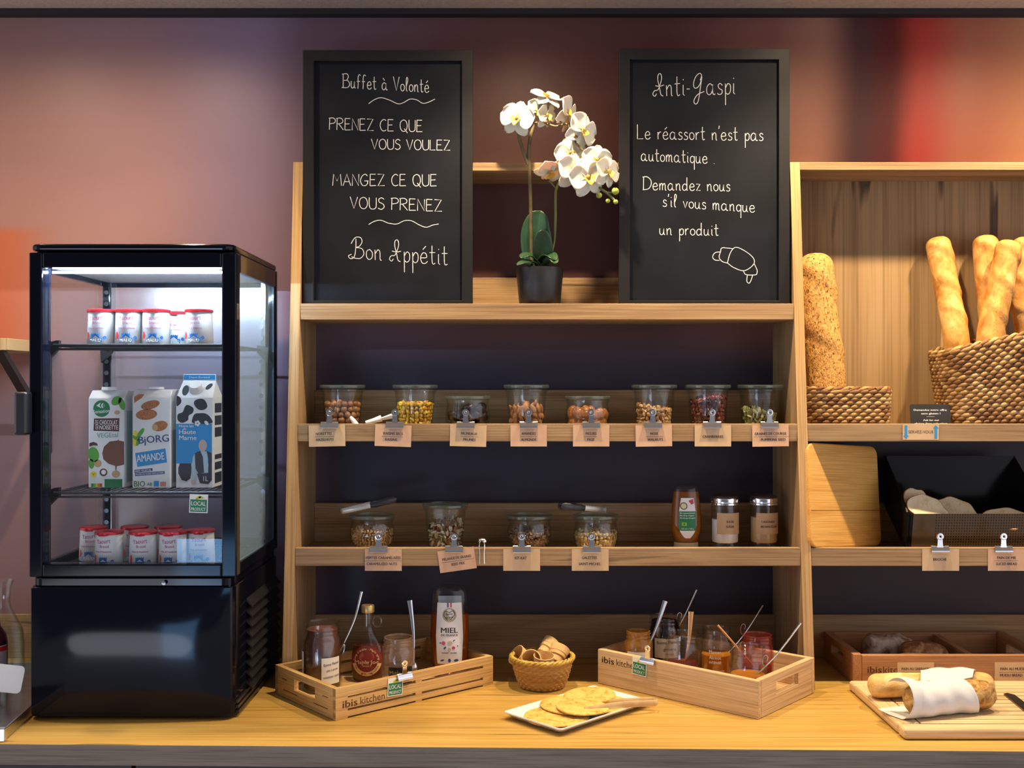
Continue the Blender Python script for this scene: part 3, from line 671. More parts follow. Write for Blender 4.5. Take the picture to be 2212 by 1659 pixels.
A.txt([('Sensation', 212, 412, 46, 200, True, .08)], WHITE)
A.put('leaf_print', [A.E(395, 262, 70, 50, .6), A.E(462, 300, 80, 38, 1.9), A.E(112, 925, 68, 95, .2), A.E(85, 1040, 34, 62, .1)], LGR)
A.put('nut_print', [A.E(405, 405, 36, 26), A.E(165, 1035, 48), A.E(390, 1165, 52, 44)], TAN)
A.put('title_band', [A.P([(118, 480), (432, 476), (428, 640), (112, 632)])], brown())
A.txt([('CHOCOLAT', 298, 556, 58, 220, True, 0), ('NOISETTE', 302, 616, 54, 228, True, 0), ('GOÛT', 172, 556, 36, 118, True, pi / 2)], WHITE)
A.txt([('VEGEtal', 285, 714, 62, 262, True, .03)], mat('print_grey_teal', (.22, .38, .38), .5), 2, 'subtitle_lettering')
A.put('chocolate_drop_print', [A.P([(418, 730), (424, 752), (490, 765), (490, 1050), (440, 1062), (400, 1070), (394, 1120), (384, 1120), (380, 1065), (300, 1040), (235, 985), (220, 910), (240, 830), (310, 765), (412, 750)])], mat('print_milk_chocolate', (.17, .06, .028), .3))
A.put('nut_shell_print', [A.E(235, 1145, 48), A.P([(62, 830), (60, 785), (110, 768), (155, 785), (168, 815), (110, 812)])], brown(), 2)
A.put('nut_kernel_print', [A.E(238, 1142, 30)], WHITE, 3)
A.put('yellow_mark', [A.E(112, 1168, 38)], YEL, 2); A.txt([('V', 112, 1185, 36, 34, True, 0)], GRP)
for k, c in enumerate(((0.02, .25, .1), (.15, .4, .05), (.7, .5, .02), (.6, .18, .02), (.5, .04, .02))):
    A.put('score_bar', [A.P([(84 + k * 27, 1325), (111 + k * 27, 1325), (111 + k * 27, 1282), (84 + k * 27, 1282)])], mat('score_%d' % k, c, .5), 2)
A.put('green_panel', [A.P([(248, 1335), (468, 1335), (468, 1228), (248, 1228)])], GRP, 1)

t, b = boxcarton('almond_drink_carton', 'white almond drink carton with printed almonds, middle of three on the fridge shelf', 327, 2.245, .0795, .205, .075, .016)
part('screw_cap', MB().lathe([(0, 0), (.0155, 0), (.016, .002), (.015, .005), (0, .005)], 24, M=tm((.002, .026, .2052))), WHITE, t, smooth=40)
A = Art(b, 835, 1335, 0)
A.put('almond_print', [A.P([(622, 290), (622, 215), (680, 180), (748, 182), (720, 225)]), A.E(822, 312, 118, 52, .25), A.E(775, 430, 132, 66, .08), A.E(940, 572, 98, 62, .25)], ALM)
A.put('almond_flesh_print', [A.E(880, 590, 36, 40, .2)], TAN, 2)
A.put('lemon_print', [A.E(638, 725, 36, 100)], YEL); A.put('leaf_print', [A.E(702, 658, 72, 26, .95), A.E(640, 720, 50, 20, -.6), A.E(672, 770, 50, 22, 1.2)], LGR, 2)
A.txt([('BjORG', 868, 776, 92, 372, True, .08)], NAVY)
A.put('blue_brush', [A.P([(635, 905), (1008, 848), (1028, 1020), (662, 1076)])], SKY); A.txt([('AMANDE', 828, 1000, 92, 340, True, .10)], WHITE)
A.put('navy_band_print', [A.P([(625, 1112), (848, 1090), (852, 1125), (628, 1150)]), A.P([(632, 1152), (998, 1126), (1000, 1162), (636, 1190)])], NAVY)
A.txt([('100% VÉGÉTAL', 738, 1132, 24, 200, True, .09), ('PAUVRE EN ACIDES GRAS SATURÉS', 816, 1168, 22, 340, True, .07)], WHITE)
A.txt([('BIO', 690, 1318, 72, 136, True, 0), ('AB', 812, 1308, 40, 62, True, 0)], GRP)
A.put('blue_seal', [A.P([(865, 1316), (928, 1316), (928, 1248), (865, 1248)])], SKY); A.put('red_seal', [A.P([(942, 1316), (1015, 1316), (1015, 1258), (942, 1258)])], mat('print_salmon', (.62, .25, .2), .5))
part('side_panel_print', MB().add([(.0399, .012, .01), (.0399, .068, .01), (.0399, .068, .12), (.0399, .012, .12)], [(0, 1, 2, 3)]), mat('print_olive_grey', (.35, .38, .36), .5), b)

t = carton('milk_carton', 'milk carton with black cow patches and a blue band, right on the fridge middle shelf', 420, 2.25, .077, .235, .077)
w2, dp = .0385, .077
gb = MB().prism([(0, 0), (dp, 0), (dp, .188), (0, .188)], -w2, w2, 'x')
gb.add([(-w2, 0, .188), (w2, 0, .188), (w2, dp, .188), (-w2, dp, .188), (-w2 + .004, dp / 2 - .0012, .224), (w2 - .004, dp / 2 - .0012, .224), (w2 - .004, dp / 2 + .0012, .224), (-w2 + .004, dp / 2 + .0012, .224)],
       [(0, 1, 5, 4), (1, 2, 6, 5), (2, 3, 7, 6), (3, 0, 4, 7)])
gb.box(-w2 + .004, w2 - .004, dp / 2 - .0012, dp / 2 + .0012, .224, .237)
b = part('carton_body', gb, CART, t, bevel=.0012)
part('screw_cap', MB().lathe([(0, 0), (.015, 0), (.0152, .003), (.0135, .004), (.0135, .014), (.012, .016), (0, .016)], 24, M=tm((-.001, .019, .2045), (R(43), 0, 0))), WHITE, t, smooth=40)
A = Art(b, 1370, 1335, 0)
decal('top_band', [[(-w2 + .005, .2255), (w2 - .005, .2255), (w2 - .005, .236), (-w2 + .005, .236)]], SKY, b, flatsurf(dp / 2 - .0015))
lettering([('Demi-Écrémé', 0, .2285, .0045, .044, False)], WHITE, b, flatsurf(dp / 2 - .0018), 'top_lettering')
PAT = mat('cow_patch_black', (.02, .022, .03), .4)
A.put('cow_patch_print', [A.P(spline([(a, c, 0) for a, c in pp], 4, True)[:] and [(v[0], v[1]) for v in spline([(a, c, 0) for a, c in pp], 4, True)]) for pp in (
    [(1440, 236), (1500, 255), (1530, 330), (1490, 372), (1420, 370), (1368, 310), (1375, 260)], [(1285, 312), (1355, 350), (1350, 410), (1300, 445), (1290, 500), (1220, 535), (1165, 500), (1165, 430), (1225, 400), (1250, 340)],
    [(1430, 415), (1510, 420), (1570, 470), (1580, 540), (1360, 540), (1345, 480), (1375, 425)], [(1160, 200), (1200, 230), (1208, 280), (1175, 318), (1150, 322), (1148, 230)])], PAT)
def roof(x, z): return (x, (z - .188) / .036 * (dp / 2 - .0012) - .0004, z)
decal('roof_patch_print', [ell(-.023, .203, .007, .011, .2), ell(.024, .211, .008, .005, .8)], PAT, b, roof)
A.put('blue_panel', [A.P([(1146, 1035), (1585, 1035), (1585, 545), (1146, 545)])], SKY)
A.put('white_flower_print', [A.E(1408 + 22 * cos(k * 1.257), 540 + 22 * sin(k * 1.257), 15) for k in range(5)] + [A.E(1520, 535, 32, 20, -.8)], WHITE, 3)
A.txt([('Notre lait', 1272, 588, 34, 180, True, 0), ('de', 1252, 622, 30, 40, True, 0), ('Haute', 1285, 672, 58, 205, True, 0), ('Marne', 1290, 744, 58, 212, True, 0), ('1L', 1510, 1252, 62, 58, True, 0)], WHITE, 5)
A.put('churn_print', [A.P([(1190, 1035), (1330, 1035), (1335, 1120), (1320, 1220), (1270, 1258), (1215, 1240), (1172, 1160), (1172, 1090)])], PAT, 2)
A.put('sleeve_print', [A.P([(1385, 890), (1350, 960), (1330, 1120), (1340, 1250), (1385, 1290), (1400, 1200), (1420, 920)]), A.P([(1450, 880), (1530, 890), (1545, 1160), (1470, 1160)])], mat('print_pale_blue', (.42, .58, .66), .5), 2)
A.put('waistcoat_print', [A.P([(1375, 905), (1440, 880), (1475, 950), (1490, 1150), (1420, 1160), (1385, 1100)]), A.P([(1520, 880), (1585, 905), (1585, 1240), (1540, 1290), (1440, 1280), (1400, 1160), (1540, 1150), (1545, 980)])], mat('print_charcoal', (.035, .038, .05), .5), 3)
A.put('face_print', [A.E(1474, 815, 52, 74), A.E(1362, 1268, 28, 36)], mat('print_skin', (.55, .42, .38), .5), 3)
sp_ = MB()
for k, (z0, z1) in enumerate(((.008, .03), (.036, .052), (.058, .068), (.105, .125), (.13, .15), (.156, .176))): sp_.add([(w2 + .0004, .014, z0), (w2 + .0004, .066, z0), (w2 + .0004, .066, z1), (w2 + .0004, .014, z1)], [(0, 1, 2, 3)])
part('side_panel_print', sp_, PAT, b)
# ------------------------------------------------------------------ chalkboards
CHALK = mat('chalk_white', (0.60, 0.61, 0.62), 0.9, noise=.25, nscale=900)
SLATE = mat('chalkboard_black', (0.0085, 0.010, 0.0145), 0.6, noise=.3, nscale=7, spec=.12); FRAMEB = mat('black_painted_wood', (0.013, 0.013, 0.015), 0.5, spec=.18)
def board(lb, px0, px1, d, ptop, lines, waves=()):
    w = (px1 - px0) / F * d; z0 = ZS[0] + .0006; h = Z(ptop, d) - z0; xc = X((px0 + px1) / 2, d)
    t = thing('chalkboard', lb, 'chalkboard', (xc, d, z0))
    fw = .0245
    fm = MB()
    o = [(-w / 2, 0), (w / 2, 0), (w / 2, h), (-w / 2, h)]; i = [(-w / 2 + fw, fw), (w / 2 - fw, fw), (w / 2 - fw, h - fw), (-w / 2 + fw, h - fw)]
    v = [(a, 0, b) for a, b in o] + [(a, 0, b) for a, b in i] + [(a, .0155, b) for a, b in o] + [(a, .0155, b) for a, b in i]
    f = []
    for k in range(4):
        j = (k + 1) % 4
        f += [(k, j, j + 4, k + 4), (k + 8, k + 12, j + 12, j + 8), (k, k + 8, j + 8, j), (k + 4, j + 4, j + 12, k + 12)]
    fm.add(v, f); part('frame', fm, FRAMEB, t, bevel=.0008)
    sl = part('slate', MB().box(-w / 2 + fw, w / 2 - fw, .0095, .0145, fw, h - fw), SLATE, t)
    def P(px, py): return Vector((X(px, d) - xc, .0092, Z(py, d + .009) - z0))
    for s, xa, xb, ya, yb, cap in lines:
        st, wd = chalk_strokes(s); mb = MB()
        for q_ in st:
            pts = [P(xa + (xb - xa) * a / wd, ya + (yb - ya) * a / wd - b * cap) for a, b in q_]
            mb.tube(pts, 0.00092, 5, flat=.35, up=(0, 1, 0))
        part('chalk_lettering', mb, CHALK, sl)
    for nm, pl in waves:
        mb = MB()
        for pts in pl: mb.tube(spline([P(a, b) for a, b in pts], 5), 0.00092, 5, flat=.35, up=(0, 1, 0))
        part(nm, mb, CHALK, sl)
    return t
board('left chalkboard in a black frame, chalked BUFFET À VOLONTÉ at the top', 654, 1021, 2.4345, 108,
      [('Buffet à Volonté', 740, 929, 189, 200, 30), ('PRENEZ CE QUE', 710, 915, 280, 285, 25), ('VOUS VOULEZ', 801, 975, 322, 325, 22), ('MANGEZ CE QUE', 717, 946, 401, 402, 25),
       ('VOUS PRENEZ', 755, 958, 450, 457, 25), ('$on @ppétit', 758, 971, 558, 573, 44)],
      [('chalk_marking', [[(795, 224), (808, 215), (822, 211), (840, 216), (858, 224), (870, 222), (885, 214), (900, 216), (912, 223), (924, 221), (939, 214)]]),
       ('chalk_marking', [[(795, 485), (808, 478), (822, 476), (838, 482), (856, 484), (872, 477), (888, 477), (905, 486), (920, 491), (935, 486), (947, 484)]])])
def cz(pts): return [(1320 + a * .40325, 80 + b * .40325) for a, b in pts]
board('right chalkboard in a black frame, with a chalked croissant near the bottom', 1337, 1706, 2.4345, 105,
      [('@nti-#aspi', 1415, 1594, 208, 203, 46), ("Le réassort n'est pas", 1378, 1654, 300, 304, 31), ('automatique .', 1386, 1548, 347, 354, 29), ('Demandez nous', 1391, 1582, 410, 413, 28),
       ("s'il vous manque", 1433, 1636, 446, 459, 28), ('un produit', 1426, 1557, 507, 509, 27)],
      [('chalk_drawing', [cz([(592, 1152), (565, 1154), (550, 1170), (550, 1185), (565, 1196), (585, 1196)]), cz([(655, 1134), (620, 1130), (596, 1131), (590, 1152), (583, 1180), (600, 1203), (628, 1211)]),
        cz([(628, 1211), (638, 1170), (655, 1138), (680, 1127), (735, 1155), (770, 1190), (765, 1222), (718, 1252), (665, 1237), (628, 1211)]),
        cz([(770, 1212), (786, 1245), (787, 1262), (778, 1274), (728, 1273), (714, 1254)]), cz([(735, 1275), (732, 1308), (745, 1319), (756, 1300), (763, 1276)])])])

# ------------------------------------------------------------------ orchid
OD = 2.487
og = thing('potted_orchid', 'white artificial orchid in a black pot between the chalkboards', 'plant', (X(1166, OD), OD, ZS[0] + .0006))
ox, oz = og.location.x, og.location.z
def OP(px, py, d): return Vector((X(px, d) - ox, d - OD, Z(py, d) - oz))
part('pot', MB().lathe([(0, 0), (.042, 0), (.046, .004), (.0545, .096), (.0545, .102), (.051, .1025), (.049, .09), (0, .088)], 40), mat('matt_black_pot', (.012, .012, .013), .4), og, smooth=40)
part('soil', MB().lathe([(.0488, .0885), (.03, .093), (0, .094)], 24), mat('dark_soil', (.03, .02, .012), .9, noise=.5, nscale=200), og)
LEAFM = mat('orchid_leaf', (.018, .055, .022), .33, noise=.35, nscale=25); STEM = mat('orchid_stem', (.10, .075, .03), .55, noise=.3, nscale=60); GSTEM = mat('orchid_green_stem', (.16, .17, .05), .5)
def leaf(pts, wid, cup=.25, nrm=(0, -1, .2)):
    """strap leaf following PTS with half widths WID, folded along its rib"""
    pts = spline(pts, 5); m = len(pts); mb = MB(); v = []; n0 = Vector(nrm)
    for i, p in enumerate(pts):
        t = (pts[min(i + 1, m - 1)] - pts[max(i - 1, 0)]).normalized(); s = t.cross(n0).normalized(); nn = s.cross(t)
        u = i / (m - 1); k = wid * max(.03, sin(pi * (u * .86 + .10)) ** .6 if u < .98 else .05)
        for sgn in (-1, -.6, -.25, 0, .25, .6, 1): v.append(p + s * k * sgn + nn * (k * cup * abs(sgn) ** 1.6 - (.0008 if sgn == 0 else 0)))
    for i in range(m - 1):
        for j in range(6): mb.f.append((i * 7 + j, i * 7 + j + 1, i * 7 + j + 8, i * 7 + j + 7))
    mb.v = [tuple(a) for a in v]; return mb
def thick(o, t=.0012):
    s = o.modifiers.new('thickness', 'SOLIDIFY'); s.thickness = t; s.offset = 0; return o
for pts, wd, cu, nr in (([OP(1166, 580, 2.49), OP(1160, 545, 2.487), OP(1158, 495, 2.478), OP(1168, 455, 2.468)], .036, .28, (0, -1, .1)),
                        ([OP(1170, 578, 2.478), OP(1172, 550, 2.466), OP(1172, 520, 2.452), OP(1170, 497, 2.440)], .023, .25, (0, -1, .1)),
                        ([OP(1160, 572, 2.485), OP(1178, 555, 2.46), OP(1190, 553, 2.44), OP(1200, 562, 2.425)], .016, .3, (0, -.5, 1)),
                        ([OP(1170, 574, 2.47), OP(1150, 555, 2.46), OP(1135, 553, 2.45), OP(1126, 558, 2.44)], .014, .3, (0, -.5, 1)),
                        ([OP(1165, 578, 2.47), OP(1150, 566, 2.45), OP(1130, 568, 2.43), OP(1117, 573, 2.42)], .010, .3, (0, -.5, 1)),
                        ([OP(1168, 578, 2.47), OP(1185, 564, 2.45), OP(1196, 562, 2.43), OP(1199, 570, 2.42)], .012, .3, (0, -.5, 1))):
    thick(part('leaf', leaf(pts, wd, cu, nr), LEAFM, og, smooth=60))
def stem(pts, r, m, nm='stem'): return part(nm, MB().tube(spline(pts, 6), r, 8), m, og, smooth=50)
stem([OP(1148, 570, 2.485), OP(1147, 500, 2.475), OP(1146, 430, 2.455), OP(1144, 370, 2.425), OP(1142, 330, 2.415), OP(1146, 295, 2.41), OP(1152, 272, 2.41), OP(1150, 262, 2.41)], .0042, STEM)
stem([OP(1140, 355, 2.42), OP(1130, 325, 2.412), OP(1122, 300, 2.408), OP(1122, 285, 2.402), OP(1128, 275, 2.395)], .0038, STEM)
stem([OP(1150, 266, 2.41), OP(1175, 265, 2.405), OP(1200, 273, 2.40), OP(1225, 268, 2.395), OP(1232, 285, 2.39), OP(1245, 310, 2.39), OP(1262, 328, 2.39)], .0028, STEM)
stem([OP(1185, 570, 2.485), OP(1197, 520, 2.478), OP(1200, 470, 2.46), OP(1200, 430, 2.44), OP(1202, 408, 2.42), OP(1213, 386, 2.405), OP(1235, 375, 2.40), OP(1275, 382, 2.40), OP(1295, 405, 2.395), OP(1315, 420, 2.39), OP(1328, 434, 2.39)], .0030, GSTEM)
stem([OP(1200, 405, 2.42), OP(1192, 396, 2.415), OP(1186, 390, 2.412)], .0024, GSTEM)
stem([OP(1308, 414, 2.392), OP(1318, 416, 2.388), OP(1326, 414, 2.386)], .0018, GSTEM)
BUD = mat('green_bud', (.30, .36, .06), .45)
for px, py, r in ((1329, 413, .0085), (1294, 422, .0068), (1313, 434, .0052), (1330, 436, .0055)): part('bud', MB().ball(OP(px, py, 2.388), (r, r, r * .95), 14, 10), BUD, og, smooth=80)
for px, py, r in ((1240, 296, .0075), (1208, 265, .0055), (1178, 263, .0045)): part('bud', MB().ball(OP(px, py, 2.388), (r * 1.2, r, r * .85), 12, 8), mat('brown_bud', (.20, .12, .06), .5), og, smooth=80)
PET = mat('orchid_petal', (.72, .69, .58), .5, sss=.15); LIP = mat('orchid_lip', (.80, .48, .06), .5)
def petal(L_, W_, cup=.25, back=.3):
    def fn(u, v):
        a = (u - .5) * 2; w = W_ * max(.02, sin(pi * min(1, (v * .93 + .05))) ** .55) * (.55 + .45 * min(1, v * 2.2))
        return (a * w, -(cup * W_ * a * a) + back * L_ * v * v * .5, L_ * v)
    return MB().grid(fn, 9, 9)
PM = {}
def flower(px, py, d, size, yaw, pitch, roll=0, open_=1.0):
    fl = bpy.data.objects.new('flower', None); COL.objects.link(fl); fl.parent = og
    fl.location = OP(px, py, d); fl.rotation_euler = (Matrix.Rotation(yaw, 3, 'Z') @ Matrix.Rotation(pitch, 3, 'X') @ Matrix.Rotation(roll, 3, 'Y')).to_euler()
    fl.scale = (size,) * 3
    if not PM:
        PM['big'] = mesh_of('petal', petal(.036, .024, .22, .25), 80); PM['sep'] = mesh_of('petal', petal(.036, .0135, .2, .35), 80)
        PM['lip'] = mesh_of('lip', MB().grid(lambda u, v: ((u - .5) * .014 * (1 + .5 * sin(pi * v)), -.004 - .020 * v + .012 * v * v, -.004 - .010 * v - .010 * (2 * abs(u - .5)) ** 2 * -1), 7, 7).ball((0, -.003, .003), (.0035, .004, .0035), 10, 8), 80)
    for k, ang, lean in (('sep', 0, .1), ('big', 72, -.05), ('big', -72, -.05), ('sep', 142, .12), ('sep', -142, .12)):
        p = part('petal', PM[k], PET, fl); p.rotation_euler = (Matrix.Rotation(R(ang), 3, 'Y') @ Matrix.Rotation(-lean - (1 - open_) * -1.0, 3, 'X')).to_euler()
        thick(p, .0009)
    part('lip', PM['lip'], LIP, fl)
for a in ((1117, 257, 2.385, 1.12, -.35, .1, .25), (1158, 240, 2.40, .82, .7, .2, .3), (1180, 250, 2.40, .85, .9, .2, -.2), (1180, 212, 2.405, 1.05, .5, -.95, .2, .9), (1226, 245, 2.40, 1.15, 1.15, .15, .35),
          (1257, 282, 2.39, 1.18, .7, .1, .5), (1188, 370, 2.40, 1.0, .5, 1.0, .5), (1232, 332, 2.405, 1.02, .2, .1, -.3), (1240, 372, 2.385, 1.22, .55, .1, .1), (1270, 385, 2.375, 1.22, .3, .1, -.25), (1289, 347, 2.39, 1.0, .2, .1, .15), (1312, 372, 2.38, 1.02, .75, .05, .1)):
    flower(*a)

# ------------------------------------------------------------------ jars with lids
TALL = dict(out=[(0, 0), (.036, 0), (.0395, .004), (.0465, .086), (.0468, .089), (.0500, .0905), (.0505, .0955), (.049, .097)], inn=[(.0475, .0968), (.0445, .088), (.0375, .0055), (.034, .0045), (0, .0045)], h=.097)
LOW = dict(out=[(0, 0), (.038, 0), (.0455, .004), (.0510, .026), (.0512, .040), (.0478, .060), (.0478, .0635), (.0500, .065), (.0505, .0705), (.049, .072)], inn=[(.0475, .0718), (.0455, .061), (.0490, .040), (.0488, .027), (.0435, .0055), (.039, .0045), (0, .0045)], h=.072)
BELLY = dict(out=[(0, 0), (.032, 0), (.0385, .003), (.0485, .020), (.0510, .036), (.0495, .052), (.0470, .062), (.0500, .0645), (.0505, .070), (.049, .0715)], inn=[(.0475, .0713), (.0447, .061), (.0473, .052), (.0488, .036), (.0463, .021), (.0365, .0055), (.031, .0045), (0, .0045)], h=.0715)
def inner_r(k, z):
    pr = sorted([(b, a) for a, b in k['inn'] if a > .02])
    for (z0, r0), (z1, r1) in zip(pr, pr[1:]):
        if z0 <= z <= z1: return r0 + (r1 - r0) * (z - z0) / (z1 - z0 + 1e-9)
    return pr[0][1] if z < pr[0][0] else pr[-1][1]
JM = {}
def jar(kind, px, d, zs, lb, lidz=True, group='lidded glass jars on the shelves'):
    k = {'T': TALL, 'L': LOW, 'B': BELLY}[kind]
    t = thing('storage_jar', lb, 'jar', (X(px, d), d, zs + .0006), 0, group)
    if kind not in JM:
        JM[kind] = (mesh_of('jar_body', MB().lathe(k['out'] + k['inn'], 40), 40),
                    mesh_of('lid', MB().lathe([(0, 0), (.0465, 0), (.0470, -.0005), (.0508, .0004), (.0525, .0015), (.0525, .0065), (.050, .008), (.042, .0075), (.040, .0055), (0, .0052)], 40, (0, 0, k['h'] + .0006)), 40))
    part('jar_body', JM[kind][0], JARG, t)
    if lidz: part('lid', JM[kind][1], LIDG, t)
    return t, k
def pack(k, fill, size, rnd, inset=None, tilt=0.0, top=True, layers=1):
    """places just inside the glass, level by level, and over the top of the heap"""
    out = []; ins = (inset or size * .5) + .0006
    z = .0052 + size * .5
    def lev(a): return fill + tilt * cos(a) 
    while z < fill + abs(tilt):
        for ly in range(layers):
            rr = inner_r(k, z) - ins - ly * size
            n = max(3, int(2 * pi * rr / size)); a0 = rnd.random() * 6
            for i in range(n):
                a = a0 + 2 * pi * i / n
                if z > lev(a): continue
                out.append((rr * cos(a), rr * sin(a), z + rnd.uniform(-.12, .12) * size))
        z += size * .86
    if top:
        rr = inner_r(k, fill) - ins - layers * size
        while rr > 0:
            n = max(1, int(2 * pi * rr / size)); a0 = rnd.random() * 6
            for i in range(n):
                a = a0 + 2 * pi * i / n; out.append((rr * cos(a), rr * sin(a), lev(a) * .95 + size * rnd.uniform(-.3, .35)))
            rr -= size
    return out
def countable(t, k, proto, nm, lb, cat, grp, fill, size, seed, inset=None, tilt=0, flat=False):
    """one object per nut or fruit"""
    rnd = random.Random(seed); L0 = t.location
    for i, p in enumerate(pack(k, fill, size, rnd, inset, tilt)):
        o = proto if i == 0 else proto.copy()
        if i: COL.objects.link(o)
        o.location = (L0.x + p[0], L0.y + p[1], L0.z + p[2])
        a = math.atan2(p[1], p[0])
        o.rotation_euler = (rnd.uniform(-.5, .5), rnd.uniform(-.9, .9), a + pi / 2 + rnd.uniform(-.3, .3)) if flat else (rnd.uniform(0, 6), rnd.uniform(0, 6), rnd.uniform(0, 6))
        s = rnd.uniform(.9, 1.08); o.scale = (s, s, s)
    tag(proto, lb, cat, grp)
    for o in bpy.data.objects:
        if o.data is proto.data and o is not proto: tag(o, lb, cat, grp)
def heap(t, k, nm, m, lb, cat, fill, size, dims, seed, tilt=0, layers=1, jag=.25, inset=None, nu=7, nv=5):
    """loose pieces nobody would count: one object lying in the jar"""
    rnd = random.Random(seed); mb = MB()
    for p in pack(k, fill, size, rnd, inset or max(dims) * .75, tilt, True, layers):
        b = MB().ball((0, 0, 0), tuple(x * rnd.uniform(.8, 1.2) for x in dims), nu, nv)
        b.v = [tuple(c * (1 + rnd.uniform(-jag, jag)) for c in v) for v in b.v]
        mb.add(b.v, b.f, tm(p, (rnd.uniform(0, 6), rnd.uniform(0, 6), rnd.uniform(0, 6))))
    L0 = t.location
    return solo(nm, mb, m, lb, cat, tuple(L0), kind='stuff', smooth=40)
D1 = 2.476; z1 = ZS[1]
# hazelnuts
t, k = jar('T', 740, D1, z1, 'tall glass jar of hazelnuts, leftmost on the middle shelf')
hz = MB().lathe([(0, -.0068), (.0045, -.0060), (.0066, -.0025), (.0070, .001), (.0055, .0052), (.0025, .0072), (0, .0082)], 12)
countable(t, k, part('hazelnut', hz, varied('hazelnut_shell', ((.20, .075, .03), (.33, .14, .06), (.42, .21, .10), (.26, .10, .045)), .45, 'object', .2, 160), None, smooth=70), 'hazelnut', 'round brown hazelnut in the leftmost tall jar', 'hazelnut', 'hazelnuts in the jar', .064, .0142, 3)
# raisins
t, k = jar('T', 897, D1, z1, 'tall glass jar of yellow raisins on the middle shelf')
heap(t, k, 'golden_raisins', varied('raisin', ((.62, .36, .02), (.75, .47, .03), (.55, .26, .015), (.70, .52, .08), (.46, .22, .02)), .35, 'island', .6, 250), 'golden raisins filling the second tall jar on the middle shelf', 'raisins', .064, .0098, (.0066, .0052, .0042), 5)
# prunes
t, k = jar('L', 1010, D1, z1, 'low glass jar of black prunes on the middle shelf')
pm = MB().ball((0, 0, 0), (.017, .012, .0095), 16, 12); rp = random.Random(2); pm.v = [tuple(c * (1 + .10 * sin(9 * v[0] * 100 + 7 * v[2] * 100 + i % 3)) for c in v) for i, v in enumerate(pm.v)]
countable(t, k, part('prune', pm, mat('prune_skin', (.012, .007, .008), .16, noise=.5, nscale=80, bump=.8, bscale=150), None, smooth=80), 'prune', 'glossy black prune in the low jar', 'prune', 'prunes in the jar', .048, .021, 7, .0135, .006, True)
# almonds
t, k = jar('T', 1137, D1, z1, 'tall glass jar of almonds on the middle shelf')
am = MB(); am.ball((0, 0, 0), (.0068, .0042, .0118), 14, 12); am.v = [(x * (1 - .45 * max(0, z / .0118)), y * (1 - .3 * max(0, z / .0118)), z) for x, y, z in am.v]
countable(t, k, part('almond', am, varied('almond_skin', ((.26, .10, .035), (.36, .155, .06), (.44, .20, .085)), .5, 'object', .5, 260), None, smooth=80), 'almond', 'brown almond in the tall jar beside the prunes', 'almond', 'almonds in the jar', .060, .0150, 9, .0062, .004, True)
# figs
t, k = jar('L', 1269, D1, z1, 'low glass jar of dried figs on the middle shelf')
fg = MB().ball((0, 0, 0), (.0195, .012, .0155), 18, 12); fg.v = [tuple(c * (1 + .06 * sin(5 * math.atan2(v[2], v[0]) + 3)) for c in v) for v in fg.v]
countable(t, k, part('dried_fig', fg, crust('fig_skin', [(.3, (.10, .03, .012)), (.5, (.28, .10, .03)), (.7, (.46, .20, .07))], 60, 200, .3), None, smooth=80), 'dried_fig', 'brown dried fig in the low jar', 'fig', 'dried figs in the jar', .050, .0245, 11, .0125, 0, True)
# walnuts, cranberries, pumpkin seeds
t, k = jar('T', 1413, D1, z1, 'tall glass jar of broken walnuts on the middle shelf')
heap(t, k, 'walnut_pieces', varied('walnut', ((.50, .30, .13), (.38, .19, .08), (.62, .42, .22), (.24, .10, .045), (.56, .36, .18)), .6, 'island', .8, 300), 'broken walnut pieces heaped to the right in their jar', 'walnuts', .055, .0108, (.0072, .0050, .0044), 13, -.004, 1, .38)
t, k = jar('T', 1529, D1, z1, 'tall glass jar of dark red cranberries on the middle shelf')
heap(t, k, 'dried_cranberries', varied('cranberry', ((.10, .012, .015), (.06, .008, .012), (.16, .025, .02), (.04, .008, .012)), .28, 'island', .7, 250), 'dark red dried cranberries nearly filling their jar', 'cranberries', .077, .0108, (.0072, .0055, .0042), 15, .004)
t, k = jar('T', 1641, D1, z1, 'tall glass jar of pumpkin seeds, rightmost on the middle shelf')
heap(t, k, 'pumpkin_seeds', varied('pumpkin_seed', ((.24, .26, .10), (.17, .19, .06), (.34, .34, .16), (.40, .38, .22)), .5, 'island', .4, 300), 'green pumpkin seeds half filling the rightmost jar', 'seeds', .047, .0098, (.0078, .0042, .0014), 17, -.006, 1, .12)
# lower shelf
D2 = 2.468; z2 = ZS[2]
NUTS = varied('caramel_nut', ((.52, .27, .09), (.66, .42, .18), (.40, .18, .06), (.70, .50, .26)), .4, 'island', .5, 300)
t, k = jar('B', 804, D2, z2, 'round glass jar of caramelised nut pieces under black tongs, lower shelf')
heap(t, k, 'caramelised_nut_pieces', NUTS, 'chopped caramelised nuts in the leftmost jar of the lower shelf', 'nuts', .050, .0070, (.0046, .0032, .0026), 19, 0, 1, .35, None, 6, 4)
t, k = jar('T', 962, D2, z2, 'tall glass jar of mixed seeds on the lower shelf')
heap(t, k, 'seed_mix', varied('mixed_seed', ((.60, .55, .40), (.50, .42, .26), (.20, .05, .03), (.36, .38, .20), (.68, .62, .48), (.07, .02, .015)), .5, 'island', .4, 300), 'mixed pale and dark seeds in the tall lower jar', 'seeds', .066, .0096, (.0078, .0042, .0022), 21, .008, 1, .15)
t, k = jar('B', 1144, D2, z2, 'round glass jar of chopped chocolate wafer, lower shelf above the KIT-KAT card')
heap(t, k, 'chopped_chocolate_wafer', varied('wafer_crumb', ((.16, .07, .045), (.24, .12, .08), (.10, .045, .03), (.42, .26, .12), (.30, .17, .11)), .5, 'island', .5, 300), 'brown chopped chocolate wafer in the third jar of the lower shelf', 'crumbs', .045, .0074, (.005, .004, .003), 23, .003, 1, .35, None, 6, 4)
